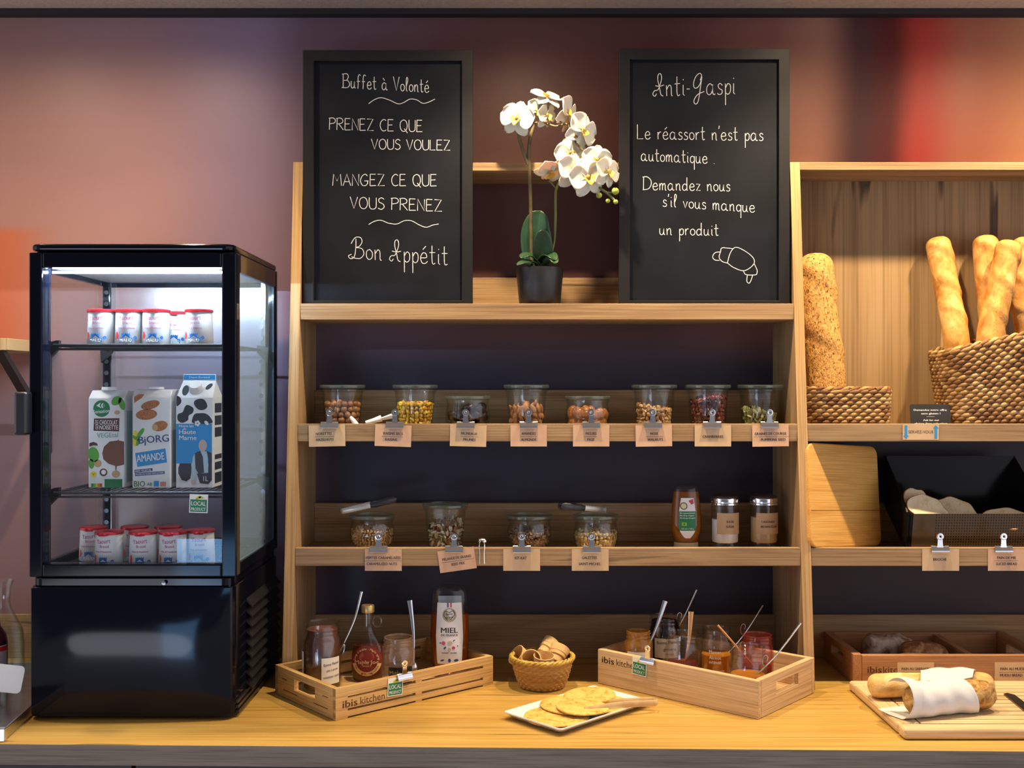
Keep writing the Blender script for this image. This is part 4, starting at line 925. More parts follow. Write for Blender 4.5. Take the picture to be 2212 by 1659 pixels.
t, k = jar('L', 1287, D2, z2, 'low glass jar of pale biscuit crumbs with dark tongs on its lid')
heap(t, k, 'biscuit_crumbs', varied('biscuit_crumb', ((.66, .47, .22), (.58, .36, .13), (.74, .58, .32), (.50, .28, .09)), .7, 'island', .6, 300), 'pale biscuit crumbs in the rightmost jar of the lower shelf', 'crumbs', .042, .0084, (.0058, .0048, .0040), 25, 0, 1, .3)

# scoop, tongs and little tweezers
PLW = mat('white_plastic', (.78, .80, .84), .3)
sc = MB()
sc.tube([Vector((0, 0, 0)), Vector((.018, 0, .002)), Vector((.036, 0, .005))], [.004, .005, .007], 10)
sc.grid(lambda u, v: (.034 + .030 * v, (.0065 + .0075 * v) * cos(pi * (1 + u)), .006 + .006 * v + (.0065 + .0075 * v) * sin(pi * (1 + u)) * .8), 13, 6)
o = solo('serving_scoop', sc, PLW, 'white plastic scoop lying beside the hazelnut jar', 'scoop', (X(790, 2.434), 2.434, z1 + .0205), (0, R(-8), R(12)), smooth=60); thick(o, .001)
solo('serving_scoop', MB().tube(spline([(0, 0, 0), (-.010, 0, .018), (-.020, 0, .032)], 4), [.0075, .0075, .0072, .0068, .0062, .0055, .0045, .0035, .003], 10), PLW, 'small white scoop handle standing at the foot of the hazelnut jar', 'scoop', (X(776, 2.4255), 2.4255, z1 + .003), (R(4), 0, 0), smooth=60)
TNG = mat('tongs_black', (.018, .02, .026), .35); TNS = mat('tongs_grip_steel', (.55, .53, .46), .35, metal=.7)
def tongs(lb, loc, rot, tips=True):
    t = thing('serving_tongs', lb, 'tongs', loc, rot)
    for s in (-1, 1):
        part('arm', MB().tube(spline([(-.052, 0, 0), (-.03, s * .007, 0), (.0, s * .0105, 0), (.012, s * .010, 0)], 5), .0062, 8, flat=.22, up=(0, 1, 0)), TNS, t, smooth=60)
        part('tip', MB().tube(spline([(.010, s * .0105, 0), (.03, s * .0125, 0), (.055, s * .011, .001), (.072, s * .007, .001)], 5), [.0062] * 3 + [.0075] * 6 + [.0085] * 4 + [.0075, .006, .003], 8, flat=.3, up=(0, 1, 0)), TNG, t, smooth=60)
    part('bend', MB().tube([(-.052, .0006 + -.004, 0), (-.0556, 0, 0), (-.052, .0034, 0)], .0062, 8, flat=.25, up=(0, 1, 0)), TNS, t)
    return t
tongs('black tipped tongs lying across the lid of the caramelised nut jar', (X(790, 2.452), 2.452, z2 + .0893 + .0125), (0, R(-12), R(10)))
tongs('dark blue tongs lying askew on the lid of the biscuit crumb jar', (X(1266, 2.452), 2.452, z2 + .0893 + .0075), (0, R(188), R(30)))
TP = thing('metal_tweezers', 'small metal tweezers hooked over the lower shelf edge beside the seed mix', 'tweezers', (X(1041, 2.352), yf(1.18) - .0012, LIPS[2][0]))
for s in (-1, 1):
    part('arm', MB().tube(spline([(s * .0015, .004, .017), (s * .0045, .001, .014), (s * .0060, -.003, .004), (s * .0050, -.0035, -.012), (s * .0055, -.0035, -.034)], 5), .0016, 6, flat=.5), STEEL, TP, smooth=60)
part('bend', MB().tube(spline([(-.006, .004, .012), (-.0045, .0045, .0172), (.0045, .0045, .0172), (.006, .004, .012)], 5), .0048, 8, flat=.2, up=(0, 0, 1)), STEEL, TP, smooth=60)

# ------------------------------------------------------------------ bottle and shakers on the lower shelf
def ovalbottle(prof, n=36): return MB().lathe(prof, n, sy=.62)
t = thing('agave_syrup_bottle', 'upside-down squeeze bottle of agave syrup with a green label', 'bottle', (X(1482, 2.47), 2.47, z2 + .0006))
part('cap', ovalbottle([(0, 0), (.028, 0), (.0285, .002), (.0275, .017), (0, .0172)]), mat('beige_cap', (.42, .36, .22), .5), t, smooth=40)
part('bottle_wall', ovalbottle([(.026, .0175), (.0275, .019), (.0345, .045), (.0350, .06), (.0330, .10), (.0300, .128), (.0290, .137), (.0265, .144), (.021, .148), (0, .1485)]), CLEARG, t, smooth=50)
part('syrup', ovalbottle([(0, .0182), (.0262, .0186), (.0335, .045), (.0340, .06), (.0320, .10), (.0292, .128), (.0288, .1325), (0, .1325)]), syrup('agave', (.52, .20, .015), .45, (.75, .35, .05)), t, smooth=50)
def osurf(x, z):
    rr = .0352 if z < .06 else .0352 - (z - .06) / .068 * .0050
    x = max(-rr * .98, min(rr * .98, x)); return (x, -.62 * math.sqrt(rr * rr - x * x) - .0006, z)
lp = [(-.013, .036), (-.0185, .05), (-.0195, .07), (-.017, .100), (-.014, .118), (.014, .118), (.017, .100), (.0195, .07), (.0185, .05), (.013, .036), (.006, .028), (-.006, .028)]
def strip_label(nm, f0, zs, m, par, surf, n=12):
    mb = MB(); mb.grid(lambda u, v: surf((u * 2 - 1) * f0(zs[0] + (zs[1] - zs[0]) * v), zs[0] + (zs[1] - zs[0]) * v), n, 14); return part(nm, mb, m, par, smooth=60)
def hwid(z): return .0195 if .055 < z < .085 else (.0195 - (z - .085) * .15 if z >= .085 else max(.004, .0195 - ((.055 - z) / .027) ** 2 * .0135))
lb_ = strip_label('label', hwid, (.028, .119), WHITE, t, osurf)
strip_label('green_field', lambda z: hwid(z) * .99, (.045, .089), GRP, lb_, lambda x, z: tuple(Vector(osurf(x, z)) + Vector((0, -.0003, 0))))
os2 = lambda x, z: tuple(Vector(osurf(x, z)) + Vector((0, -.0006, 0)))
decal('round_dish_print', [ell(-.0085, .101, .0085)], mat('print_olive', (.20, .17, .06), .5), lb_, os2); decal('dish_centre_print', [ell(-.0085, .101, .006)], mat('print_cream', (.72, .66, .42), .5), lb_, lambda x, z: tuple(Vector(osurf(x, z)) + Vector((0, -.0009, 0))))
decal('fruit_print', [[(.002, .113), (.013, .117), (.0145, .107), (.009, .104)]], mat('print_red', (.50, .05, .06), .5), lb_, os2); decal('organic_mark', [[(-.013, .056), (-.002, .056), (-.002, .064), (-.013, .064)]], mat('print_lime', (.22, .50, .05), .5), lb_, os2)
lettering([('Bio Agavendicksaft', 0, .0835, .0032, .034, True), ('Bio Sirop d’agave', -.001, .078, .0032, .032, True), ('Bio Sirope de agave', .0005, .0725, .0032, .034, True), ('250 ml ℮ 340 g', 0, .048, .0036, .028, False)], WHITE, lb_, os2)
KRAFT = mat('wood_look_paper', (.54, .35, .19), .6, noise=.12, nscale=25)
def shaker(px, lb, m, fillz, rows):
    d = 2.47; t = thing('sugar_shaker', lb, 'shaker', (X(px, d), d, z2 + .0006), 0, 'glass sugar shakers on the lower shelf')
    part('glass_body', MB().lathe([(0, 0), (.034, 0), (.0355, .004), (.0355, .009), (.0325, .014), (.0320, .020), (.0320, .098), (.0305, .103), (.0290, .103), (.0300, .098), (.0300, .018), (0, .010)], 40), JARG, t, smooth=40)
    part('sugar', MB().lathe([(0, .0108), (.0285, .018), (.0295, .022), (.0295, fillz), (0, fillz + .002)], 32), m, t, smooth=40)
    cp = part('cap', MB().lathe([(.0318, .1034), (.0335, .1036), (.0335, .107), (.0322, .108), (.0328, .115), (.0318, .1185), (.0300, .1195), (0, .1205)], 40), CHROME, t, smooth=35)
    part('pour_flap', MB().lathe([(0, .1206), (.0295, .1198), (.0285, .1225), (.020, .1265), (0, .1275)], 32), mat('dark_cap', (.05, .035, .028), .3), t, smooth=40)
    s = roundsurf(.0326, .15); lab = part('label', patch(-.030, .030, .038, .086, s, 24), KRAFT, t, smooth=60)
    lettering(rows, INK, lab, roundsurf(.0330, .15)); decal('rule_line', [[(-.017, .0607), (.017, .0607), (.017, .0613), (-.017, .0613)]], INK, lab, roundsurf(.0329, .15))
    return t
shaker(1566, 'glass shaker of white sugar with a SUCRE label', mat('white_sugar', (.78, .79, .82), .8), .070, [('SUCRE', .001, .064, .0055, .018, True), ('SUGAR', .001, .053, .0055, .019, True)])
shaker(1650, 'glass shaker of brown sugar with a CASSONADE label', mat('brown_sugar', (.55, .38, .20), .8), .075, [('CASSONADE', -.002, .064, .0052, .032, True), ('BROWN SUGAR', .001, .053, .0052, .040, True)])

# ------------------------------------------------------------------ clips and name cards on the shelf edges
CL = {}
def clip(lb, loc, rot=(0, 0, 0), s=1.0):
    """bulldog clip: rolled jaw in front, round ear above"""
    if not CL:
        CL['jaw'] = mesh_of('jaw', MB().prism([(-.0050, -.011), (-.0058, -.010), (-.0058, -.007), (-.0045, -.004), (-.0022, .0005), (-.0012, .003), (.0, .0042), (.002, .0035), (.002, .0022), (-.0005, .0022), (-.0030, -.004), (-.0046, -.0075), (-.0046, -.0105)], -.0195, .0195, 'x').tube([(-.0195, -.0052, -.0098), (.0195, -.0052, -.0098)], .0013, 8), 40)
        hm = MB().prism([(-.0068, .001), (.0068, .001), (.0056, .010), (.0052, .020), (-.0052, .020), (-.0056, .010)], -.0022, -.0010, 'y')
        hm.lathe([(.0022, .0008), (.0040, .0012), (.0075, .0008), (.0080, -.0006), (.0075, -.0012), (.0022, -.0012), (.0022, .0008)], 20, M=tm((0, -.0018, .0245), (pi / 2, 0, 0)))
        CL['ear'] = mesh_of('ear', hm, 40)
        CL['spring'] = mesh_of('spring', MB().tube([(-.010, -.0004, .0030), (.010, -.0004, .0030)], .0014, 8), 40)
    t = thing('bulldog_clip', lb, 'clip', loc, rot, 'steel bulldog clips holding name cards'); t.scale = (s, s, s)
    part('jaw', CL['jaw'], STEEL, t); part('ear', CL['ear'], CHROME, t); part('spring', CL['spring'], STEEL, t)
    return t
CW, CH = .0805, .0475
CM = MB().box(-CW / 2, CW / 2, -.0004, .0004, -CH, 0)
card_me = None
CCOL = [mat('wood_look_card_a', (.58, .40, .235), .5, noise=.10, nscale=22), mat('wood_look_card_b', (.60, .375, .24), .5, noise=.12, nscale=18)]
def card(px, py, d, rows, lb, tilt=0.0, line=True, cm=0, w=CW, h=CH):
    o = solo('name_card', MB().box(-w / 2, w / 2, -.0004, .0004, -h, 0), CCOL[cm], lb, 'card', (X(px, d), d, Z(py, d)), (0, tilt, 0), 'wood-look name cards on the shelf edges')
    sf_ = flatsurf(-.0007); lettering(rows, INK, o, sf_)
    if line:
        ww = max(r[4] for r in rows) * .56; c = sum(r[1] for r in rows) / len(rows)
        decal('rule_line', [[(c - ww, -.0262), (c + ww, -.0262), (c + ww, -.0256), (c - ww, -.0256)]], INK, o, sf_)
    return o
def rows2(a, b, wa, wb, ca=0, cb=0): return [(a, ca, -.0218, .0058, wa, True), (b, cb, -.0350, .0058, wb, True)]
d1 = yf(1.45) - .0012; d2 = yf(1.18) - .0012
for px, cx_, rr, nm, ti, ln, cm in ((706, 712, rows2('NOISETTES', 'HAZELNUTS', .035, .038, -.007, -.005), 'NOISETTES', -.02, 1, 0), (850, 853, rows2('RAISINS SECS', 'RAISINS', .043, .026, 0, -.004), 'RAISINS SECS', .035, 1, 1),
        (1012, 1006, rows2('PRUNEAUX', 'PRUNES', .036, .027, .002, .003), 'PRUNEAUX', .025, 1, 0), (1142, 1142, rows2('AMANDES', 'ALMONDS', .031, .033, 0, 0), 'AMANDES', .0, 1, 1), (1277, 1277, rows2('FIGUES', 'FIGS', .024, .015, 0, -.001), 'FIGUES', .0, 1, 1),
        (1412, 1410, rows2('NOIX', 'WALNUTS', .017, .034, .001, .003), 'NOIX', -.015, 1, 1), (1540, 1538, [('CRANBERRIES', 0, -.0285, .0058, .046, True)], 'CRANBERRIES', .0, 0, 0), (1664, 1662, rows2('GRAINES DE COURGE', 'PUMPKINS SEED', .070, .054, 0, .006), 'GRAINES DE COURGE', -.015, 1, 1)):
    card(px, 918, d1, rr, 'wood-look card reading %s clipped to the middle shelf edge' % nm, ti, ln, cm)
    clip('steel clip holding the card that reads %s' % nm, (X(cx_, d1), d1 - .0005, LIPS[1][0] + .0008))
for px, cx_, rr, nm, ti, ln, cm in ((828, 818, rows2('PÉPITES CARAMÉLISÉES', 'CARAMELIZED NUTS', .076, .066, 0, -.003), 'PÉPITES CARAMÉLISÉES', .0, 1, 1), (984, 981, rows2('MÉLANGE DE GRAINES', 'SEED MIX', .064, .030, 0, .001), 'MÉLANGE DE GRAINES', -.14, 1, 1),
        (1127, 1127, [('KIT-KAT', -.002, -.0225, .0062, .026, True)], 'KIT-KAT', .0, 0, 0), (1275, 1278, rows2('GALETTES', 'SAINT-MICHEL', .033, .048, -.002, -.001), 'GALETTES', .0, 0, 0)):
    card(px, 1186, d2, rr, 'wood-look card reading %s clipped to the lower shelf edge' % nm, ti, ln, cm)
    clip('steel clip holding the card that reads %s' % nm, (X(cx_, d2), d2 - .0005, LIPS[2][0] + .0008))
card(2032, 1186, d2, [('BRIOCHE', -.002, -.0255, .0062, .029, True)], 'wood-look card reading BRIOCHE below the black bread bin', 0, False, 0)
card(2174, 1186, d2, rows2('PAIN DE MIE', 'SLICED BREAD', .041, .046, 0, 0), 'wood-look card reading PAIN DE MIE below the black bread bin', 0, True, 1)
clip('steel clip holding the card that reads BRIOCHE', (X(2030, d2), d2 - .0005, LIPS[2][0] + .0008)); clip('steel clip holding the card that reads PAIN DE MIE', (X(2167, d2), d2 - .0005, LIPS[2][0] + .0008))
# self-service plate with two arrows
sv = solo('self_service_sign', MB().box(-.040, .040, -.0004, .0004, -.0175, .0175), CCOL[0], 'small wood-look sign reading SERVEZ-VOUS between two blue arrows', 'sign', (X(1989, d1), d1, Z(933, d1)))
lettering([('SERVEZ-VOUS', 0, -.003, .0065, .055, False)], INK, sv, flatsurf(-.0007))
for s in (-1, 1):
    decal('arrow', [[(-.036, .0145), (-.030, .0145), (-.030, -.008), (-.0268, -.008), (-.033, -.0155), (-.0392, -.008), (-.036, -.008)]] if s < 0 else
                   [[(.030, -.0145), (.036, -.0145), (.036, .008), (.0392, .008), (.033, .0155), (.0268, .008), (.030, .008)]], SKY, sv, flatsurf(-.0007))
# ------------------------------------------------------------------ crates on the worktop
ZT = 0.9003
def crate_axes(cx, cy, deg): return tm((cx, cy, 0), (0, 0, R(deg)))
BURN = mat('burnt_lettering', (.10, .035, .012), .7)
# slatted crate: local x along the long side, y towards the back, origin at the near corner
LX, LY, CHT, TH = .40, .245, .062, .011
cl = thing('slatted_crate', 'slatted light wood crate on the worktop holding spreads, syrup and honey', 'crate', (-.346, 2.1155, ZT), R(40.5))
cu = LX / 2
def slat_side(y0, nm):
    m = MB(); y1 = y0 + TH
    for z0, z1 in ((.0, .014), (.0200, .0395), (.0455, CHT)): m.box(0, LX, y0, y1, z0 + (.003 if z0 == 0 else 0), z1)
    for x0, x1 in ((0, .028), (cu - .008, cu + .008), (LX - .028, LX)): m.box(x0, x1, y0 + .0003, y1 - .0003, .0, CHT - .0003)
    return part(nm, m, CRATEW, cl)
fs = slat_side(0, 'long_side'); slat_side(LY - TH, 'long_side')
for x0 in (0, LX - TH):
    m = holed(x0, x0 + TH, TH + .0002, LY - TH - .0002, .0005, CHT, LY / 2 - .042, LY / 2 + .042, .024, .048)
    e = part('end_panel', m, wood('beech_crate_end', (0.50, 0.29, 0.10), (0.63, 0.40, 0.16), (0.70, 0.48, 0.21), 'Y', crack=0.15, rough=0.45), cl, bevel=.001)
    if x0 == 0:
        g = MB()
        for z, s0, s1 in ((.0165, .03, .085), (.0165, .15, .21), (.039, .195, .215), (.039, .028, .05)): g.box(-.0003, .0005, s0, s1, z - .0008, z + .0008)
        part('groove_line', g, BURN, e)
part('base_board', MB().box(TH + .0005, LX - TH - .0005, TH + .0005, LY - TH - .0005, .006, .0125), CRATEW, cl)
lettering([('ibis', .033, .0215, .0150, .034, True), ('kitchen', .086, .0215, .0150, .058, False)], BURN, fs, flatsurf(-.0003))
ML = cl.matrix_basis.copy()
def inL(u, v, z=.0131): return ML @ Vector((u, v, z))
# solid crate: local x from the far left corner to the near corner along the front
RXc, RYc, RH, RT = .393, .247, .0757, .013
cr = thing('wooden_crate', 'solid pale wood crate of jam jars, angled on the worktop right of the basket', 'crate', (.1893, 2.3822, ZT), R(-41.3))
fr2 = part('long_side', MB().box(0, RXc, 0, RT, 0, RH), CRATEP, cr, bevel=.0015); part('long_side', MB().box(0, RXc, RYc - RT, RYc, 0, RH), CRATEP, cr, bevel=.0015)
EP = wood('pale_pine_end', (0.50, 0.32, 0.16), (0.65, 0.45, 0.25), (0.72, 0.54, 0.33), 'Y', crack=0.35, rough=0.5)
for x0 in (0, RXc - RT):
    m = holed(x0, x0 + RT, RT + .0002, RYc - RT - .0002, .0005, RH, RYc / 2 - .048, RYc / 2 + .048, .034, .058)
    part('end_panel', m, EP, cr, bevel=.0012)
part('base_board', MB().box(RT + .0005, RXc - RT - .0005, RT + .0005, RYc - RT - .0005, .004, .0115), CRATEP, cr)
lettering([('ibis', .028, .048, .0145, .032, True), ('kitchen', .077, .048, .0145, .053, False)], mat('burnt_lettering_dark', (.045, .015, .008), .7), fr2, flatsurf(-.0003))
MR = cr.matrix_basis.copy()
def inR(a, v, z=.0122): return MR @ Vector((RXc - a, v, z))       # a measured from the near corner
# local product plates clipped to the crates
for par_m, x, zz, lb, rz in ((ML, .140, CHT, 'green LOCAL PRODUCT plate clipped to the slatted crate', 40.5), (MR, .112, RH, 'green LOCAL PRODUCT plate clipped to the solid jam crate', -41.3)):
    p = par_m @ Vector((x, -.0010, zz - .020))
    s = thing('local_product_sign', lb, 'sign', tuple(p), (0, R(3), R(rz)), 'local product plates on the crates'); local_sign(s, .037, -.0006, 'plate')
    p = par_m @ Vector((x + .022, -.0022, zz + .0008))
    clip('steel clip holding the LOCAL PRODUCT plate on the ' + ('slatted crate' if rz > 0 else 'solid jam crate'), tuple(p), (0, 0, R(rz)), .92)

# ------------------------------------------------------------------ spreads and jam
def jamjar(nm, lb, loc, r, h, col, fill, rotz=0, group=None, neck=.86, coat=None, label=None, wall=None):
    """open screw jar: straight body, shoulder, threaded neck"""
    t = thing(nm, lb, 'jar', tuple(loc), rotz, group); nr = r * neck
    sh = h * .76
    part('glass_body', MB().lathe([(0, 0), (r * .88, 0), (r * .97, .003), (r, .008), (r, sh - .006), (r * .97, sh), (nr, sh + .007), (nr, sh + .010), (nr + .0018, sh + .0115), (nr, sh + .014), (nr, sh + .018), (nr + .0018, sh + .0195), (nr, sh + .022), (nr, h - .003), (nr + .001, h - .001), (nr - .0012, h),
        (nr - .0028, h - .001), (nr - .003, sh + .008), (r - .0032, sh - .005), (r - .003, .008), (r * .85, .004), (0, .004)], 40), wall or CLEARG, t, smooth=42)
    fz = h * fill
    rr = (r - .0036)
    prof = [(0, .0048), (r * .84, .0048), (rr, .009), (rr, min(fz, sh - .007))]
    if fz > sh - .007: prof += [(nr - .0036, sh + .008), (nr - .0036, max(fz, sh + .009))]
    m = MB().lathe(prof + [(prof[-1][0] * .6, prof[-1][1] - .003), (0, prof[-1][1] - .002)], 36)
    part('spread', m, col, t, smooth=60)
    return t
SCR = mat('cream_label', (.72, .68, .60), .5)
CHOC = mat('chocolate_spread', (.095, .032, .018), .35, noise=.35, nscale=45, bump=.4, bscale=40)
G1 = 'spreads and jams in open jars'
p = inL(.07, .17); t = jamjar('chocolate_spread_jar', 'large open jar of chocolate hazelnut spread in the left crate', p, .0418, .143, CHOC, .90, 0, G1)
lab = part('label', patch(.006, .049, .020, .075, roundsurf(.0422), 20), SCR, t, smooth=60)
lettering([('Bonne Maman', .029, .059, .0062, .036, False, .1), ('pâte à tartiner', .031, .047, .0050, .028, False, .08), ('noisettes cacao', .029, .033, .0062, .038, False, .08)], BLACKI, lab, roundsurf(.0425))
part('barcode_label', patch(-.066, -.040, .030, .085, roundsurf(.0422), 12), SCR, t, smooth=60)
p = inL(.182, .166); t = thing('maple_syrup_bottle', 'maple syrup flask with a gold cap and a round red label', 'bottle', tuple(p))
def flask(s): return [(r * s if r > .02 else r - (1 - s) * .02, z) for r, z in ((.031, .001), (.0335, .006), (.036, .020), (.0372, .040), (.036, .058), (.0315, .076), (.0235, .092), (.0165, .102), (.0125, .112), (.0115, .122), (.0115, .148))]
def oval(prof, k=.55):
    m = MB(); n = 36; v = []; 
    for r, z in prof:
        kk = k + (1 - k) * max(0, min(1, (z - .075) / .04))
        v.append([(r * cos(2 * pi * i / n), r * kk * sin(2 * pi * i / n), z) for i in range(n)])
    vs = [p_ for row in v for p_ in row]; f = []
    for j in range(len(v) - 1):
        for i in range(n): f.append((j * n + i, j * n + (i + 1) % n, (j + 1) * n + (i + 1) % n, (j + 1) * n + i))
    f += [tuple(range(n - 1, -1, -1)), tuple((len(v) - 1) * n + i for i in range(n))]
    return m.add(vs, f)
part('bottle_wall', oval(flask(1)), CLEARG, t, smooth=50)
MAP = syrup('maple_syrup', (.22, .055, .012), .40, (.50, .16, .04)); MAPC = syrup('maple_film', (.30, .20, .10), .78, (.85, .75, .58))
part('syrup', oval([(r * .95, z + .0012) for r, z in flask(1)[:6]]), MAP, t, smooth=50)
part('gold_cap', MB().lathe([(0, .1485), (.0138, .1485), (.0142, .150), (.0142, .1625), (.013, .1645), (0, .165)], 32), mat('gold_cap', (.55, .40, .16), .35, metal=.8), t, smooth=40)
part('loop_handle', MB().tube([(.0118 + .010 * (1 + cos(a)) * .95 - .001, 0, .128 + .0115 * sin(a)) for a in [pi + 2 * pi * i / 24 for i in range(25)]], .0028, 8), CLEARG, t, smooth=50)
def fsurf(x, z, off=.0007):
    rr = .0374 - (.0016 if z < .02 else 0) - max(0, (z - .05)) * .14; x = max(-rr * .96, min(rr * .96, x)); return (x, -.55 * math.sqrt(max(1e-9, rr * rr - x * x)) - off, z)
RED = mat('label_dark_red', (.20, .018, .015), .45); CREAM = mat('label_cream', (.72, .52, .26), .5)
def disc(r, m, par, off, zc=.046):
    g = MB(); 
    for a in range(32):
        for b in range(6):
            r0, r1 = r * b / 6, r * (b + 1) / 6; a0, a1 = 2 * pi * a / 32, 2 * pi * (a + 1) / 32
            g.add([fsurf(r0 * cos(a0), zc + r0 * sin(a0), off), fsurf(r1 * cos(a0), zc + r1 * sin(a0), off), fsurf(r1 * cos(a1), zc + r1 * sin(a1), off), fsurf(r0 * cos(a1), zc + r0 * sin(a1), off)], [(0, 1, 2, 3)])
    return part('label' if par == t else 'label_field', g, m, par)
lab = disc(.0335, RED, t, .0009)
rb = MB().grid(lambda u, w: fsurf((.0235 + .0083 * w) * cos(pi * 1.06 + pi * .88 * u), .046 + (.0235 + .0083 * w) * sin(pi * 1.06 + pi * .88 * u), .0013), 33, 5); part('ribbon_print', rb, CREAM, lab)
decal('inner_disc_print', [ell(0, .056, .0165, .0125)], mat('print_brick', (.33, .06, .04), .5), lab, lambda x, z: fsurf(x, z, .0013))
lettering([('Maple Joe', .0, .0405, .0085, .052, True), ('GRADE A', 0, .0345, .0032, .020, False)], CREAM, lab, lambda x, z: fsurf(x, z, .0018))
def arc_text(s, r, a0, a1, h, m, par, zc=.046, flip=False):
    n = len(s)
    for i, ch in enumerate(s):
        if ch == ' ': continue
        a = a0 + (a1 - a0) * (i + .5) / n
        yield (ch, r * cos(a), zc + r * sin(a), h, None, True, a - pi / 2 if not flip else a + pi / 2)
lettering(list(arc_text("Sirop d'érable · Maple syrup", .0245, pi * .98, pi * .02, .0050, CREAM, lab)), CREAM, lab, lambda x, z: fsurf(x, z, .0018), 'arc_lettering')
lettering(list(arc_text('ORIGINE CANADA', .0288, pi * 1.12, pi * 1.88, .0042, RED, lab, flip=True)), RED, lab, lambda x, z: fsurf(x, z, .0020), 'arc_lettering')
p = inL(.19, .060); t = jamjar('small_jar', 'nearly empty open jar with a black label in the left crate', p, .0350, .113, mat('jar_dregs', (.40, .24, .14), .3), .10, 0, G1, wall=glass('smeared_glass', (.93, .90, .86), (.66, .62, .56), .06, 1.0, haze=.10, hazecol=(.6, .4, .28)))
lab = part('label', patch(-.018, .036, .016, .056, roundsurf(.0355), 20), mat('black_label', (.012, .012, .012), .35), t, smooth=60)
lettering([('Miel', -.006, .042, .0075, .018, False, .1), ('de fleurs', .016, .042, .0065, .026, False, .1)], mat('gold_ink', (.50, .38, .12), .4), lab, roundsurf(.0358))
p = inL(.345, .085); t = thing('honey_bottle', 'tall squeeze bottle of honey with a white label reading MIEL DE FRANCE', 'bottle', tuple(p), R(2))
HP = [(.034, 0), (.0375, .003), (.0425, .060), (.0432, .095), (.0418, .150), (.0395, .180), (.0375, .190), (.033, .1965), (.020, .199)]
def hbot(pr, k=.62): return MB().lathe([(0, pr[0][1])] + pr + [(0, pr[-1][1])], 40, sy=k)
part('bottle_wall', hbot(HP), CLEARG, t, smooth=50)
part('honey', hbot([(.0325, .002), (.0362, .0045), (.0410, .060), (.0418, .095), (.0408, .137)], .61), syrup('honey', (.40, .085, .008), .25, (.65, .22, .03)), t, smooth=50)
def hsurf(x, z, off=.0007):
    rr = .0433 if z > .06 else .0385 + z / .06 * .0048
    rr -= max(0, z - .10) * .035; x = max(-rr * .97, min(rr * .97, x)); return (x, -.62 * math.sqrt(rr * rr - x * x) - off, z)
LBW = mat('honey_label', (.74, .74, .76), .45)
def hl(z): return .0300 - abs(z - .09) * .045 if z > .032 else .026
lab = strip_label('label', hl, (.030, .165), LBW, t, hsurf, 14)
strip_label('rear_label', lambda z: .026, (.06, .172), mat('rear_label_grey', (.40, .46, .52), .5), t, lambda x, z: (x, .018, z))
h2 = lambda x, z: hsurf(x, z, .0012)
for k, c in ((-1, NAVY), (1, mat('flag_red', (.62, .04, .04), .5))): decal('flag_stripe', [[(k * .0035 - .0015, .155), (k * .0035 + .0015, .155), (k * .0035 + .0015, .165), (k * .0035 - .0015, .165)]], c, lab, h2)
for k, c in ((-1, NAVY), (0, WHITE), (1, MC['flag_red'])): decal('seal_strip', [[(k * .0032 - .0016, .001), (k * .0032 + .0016, .001), (k * .0032 + .0016, .029), (k * .0032 - .0016, .029)]], c, lab, lambda x, z: hsurf(x, z, .0009))
decal('seal_print', [ell(0, .138, .0155)], mat('seal_olive', (.40, .37, .24), .5), lab, h2)
mbh = MB(); mbh.tube([hsurf(a, b, .0018) for a, b in [(v[0], v[1]) for v in spline([(-.004, .127, 0), (-.012, .137, 0), (-.009, .147, 0), (0, .144, 0), (.008, .148, 0), (.0115, .139, 0), (.002, .128, 0)], 5)]], .0005, 4); part('heart_marking', mbh, BLACKI, lab)
lettering([('lune', 0, .1385, .005, .014, False, .12), ('de miel', 0, .131, .005, .017, False, .1)], BLACKI, lab, lambda x, z: hsurf(x, z, .0018), 'seal_lettering')
lettering([('MIEL', 0, .099, .0120, .037, True), ('DE FRANCE', 0, .0915, .0050, .037, True), ('HONEY · HONIG', 0, .053, .0034, .033, True)], BLACKI, lab, h2)
decal('flower_print', [ell(-.013 + .003 * cos(k), .0765 + .003 * sin(k), .0022, .0009, k) for k in [i * .785 for i in range(8)]] + [ell(.009 + .0022 * cos(k), .066 + .0022 * sin(k), .0016) for k in [i * 1.05 for i in range(6)]], PINK, lab, h2)
decal('dipper_print', [ell(.001, .0765, .0055, .0042), [(.005, .0761), (.026, .0761), (.026, .0769), (.005, .0769)], ell(0, .062, .003, .005)], mat('print_beige', (.50, .42, .28), .5), lab, h2)
decal('leaf_print', [ell(-.010, .066, .004, .0018, .8), ell(-.020, .0765, .0025, .001), ell(.010, .082, .003, .0012, .6), ell(.018, .070, .002, .001, -.8)], NAVY, lab, h2)
decal('use_icon', [ell(-.016, .038, .0045, .002, .3), ell(0, .038, .0032, .0042), ell(.015, .038, .005, .0028)], NAVY, lab, h2)

JG = 'open jam jars in the solid crate'
ORJ = syrup('orange_jam', (.62, .20, .02), .25, (.8, .4, .08)); APR = syrup('apricot_jam', (.62, .24, .02), .2, (.8, .4, .05)); REDJ = syrup('red_jam', (.16, .02, .012), .2, (.4, .06, .03)); CHR = syrup('cherry_jam', (.035, .006, .008), .05, (.2, .02, .02)); RSP = syrup('raspberry_jam', (.22, .015, .02), .2, (.45, .04, .04))
def bmlabel(t, r, x0, x1, z0, z1, rows):
    lab = part('label', patch(x0, x1, z0, z1, roundsurf(r + .0004), 20), SCR, t, smooth=60)
    lettering(rows, BLACKI, lab, roundsurf(r + .0008))
t = jamjar('jam_jar', 'small orange jam jar at the left end of the jam crate, sticky neck', inR(.325, .058), .0318, .105, ORJ, .40, 0, JG, .80, wall=glass('orange_smeared_glass', (.96, .88, .74), (.80, .55, .25), .06, .9, haze=.12, hazecol=(.7, .35, .08)))
bmlabel(t, .0318, -.030, .026, .022, .064, [('confiture', .004, .046, .0045, .026, False), ('orange', .006, .037, .0045, .020, False)])
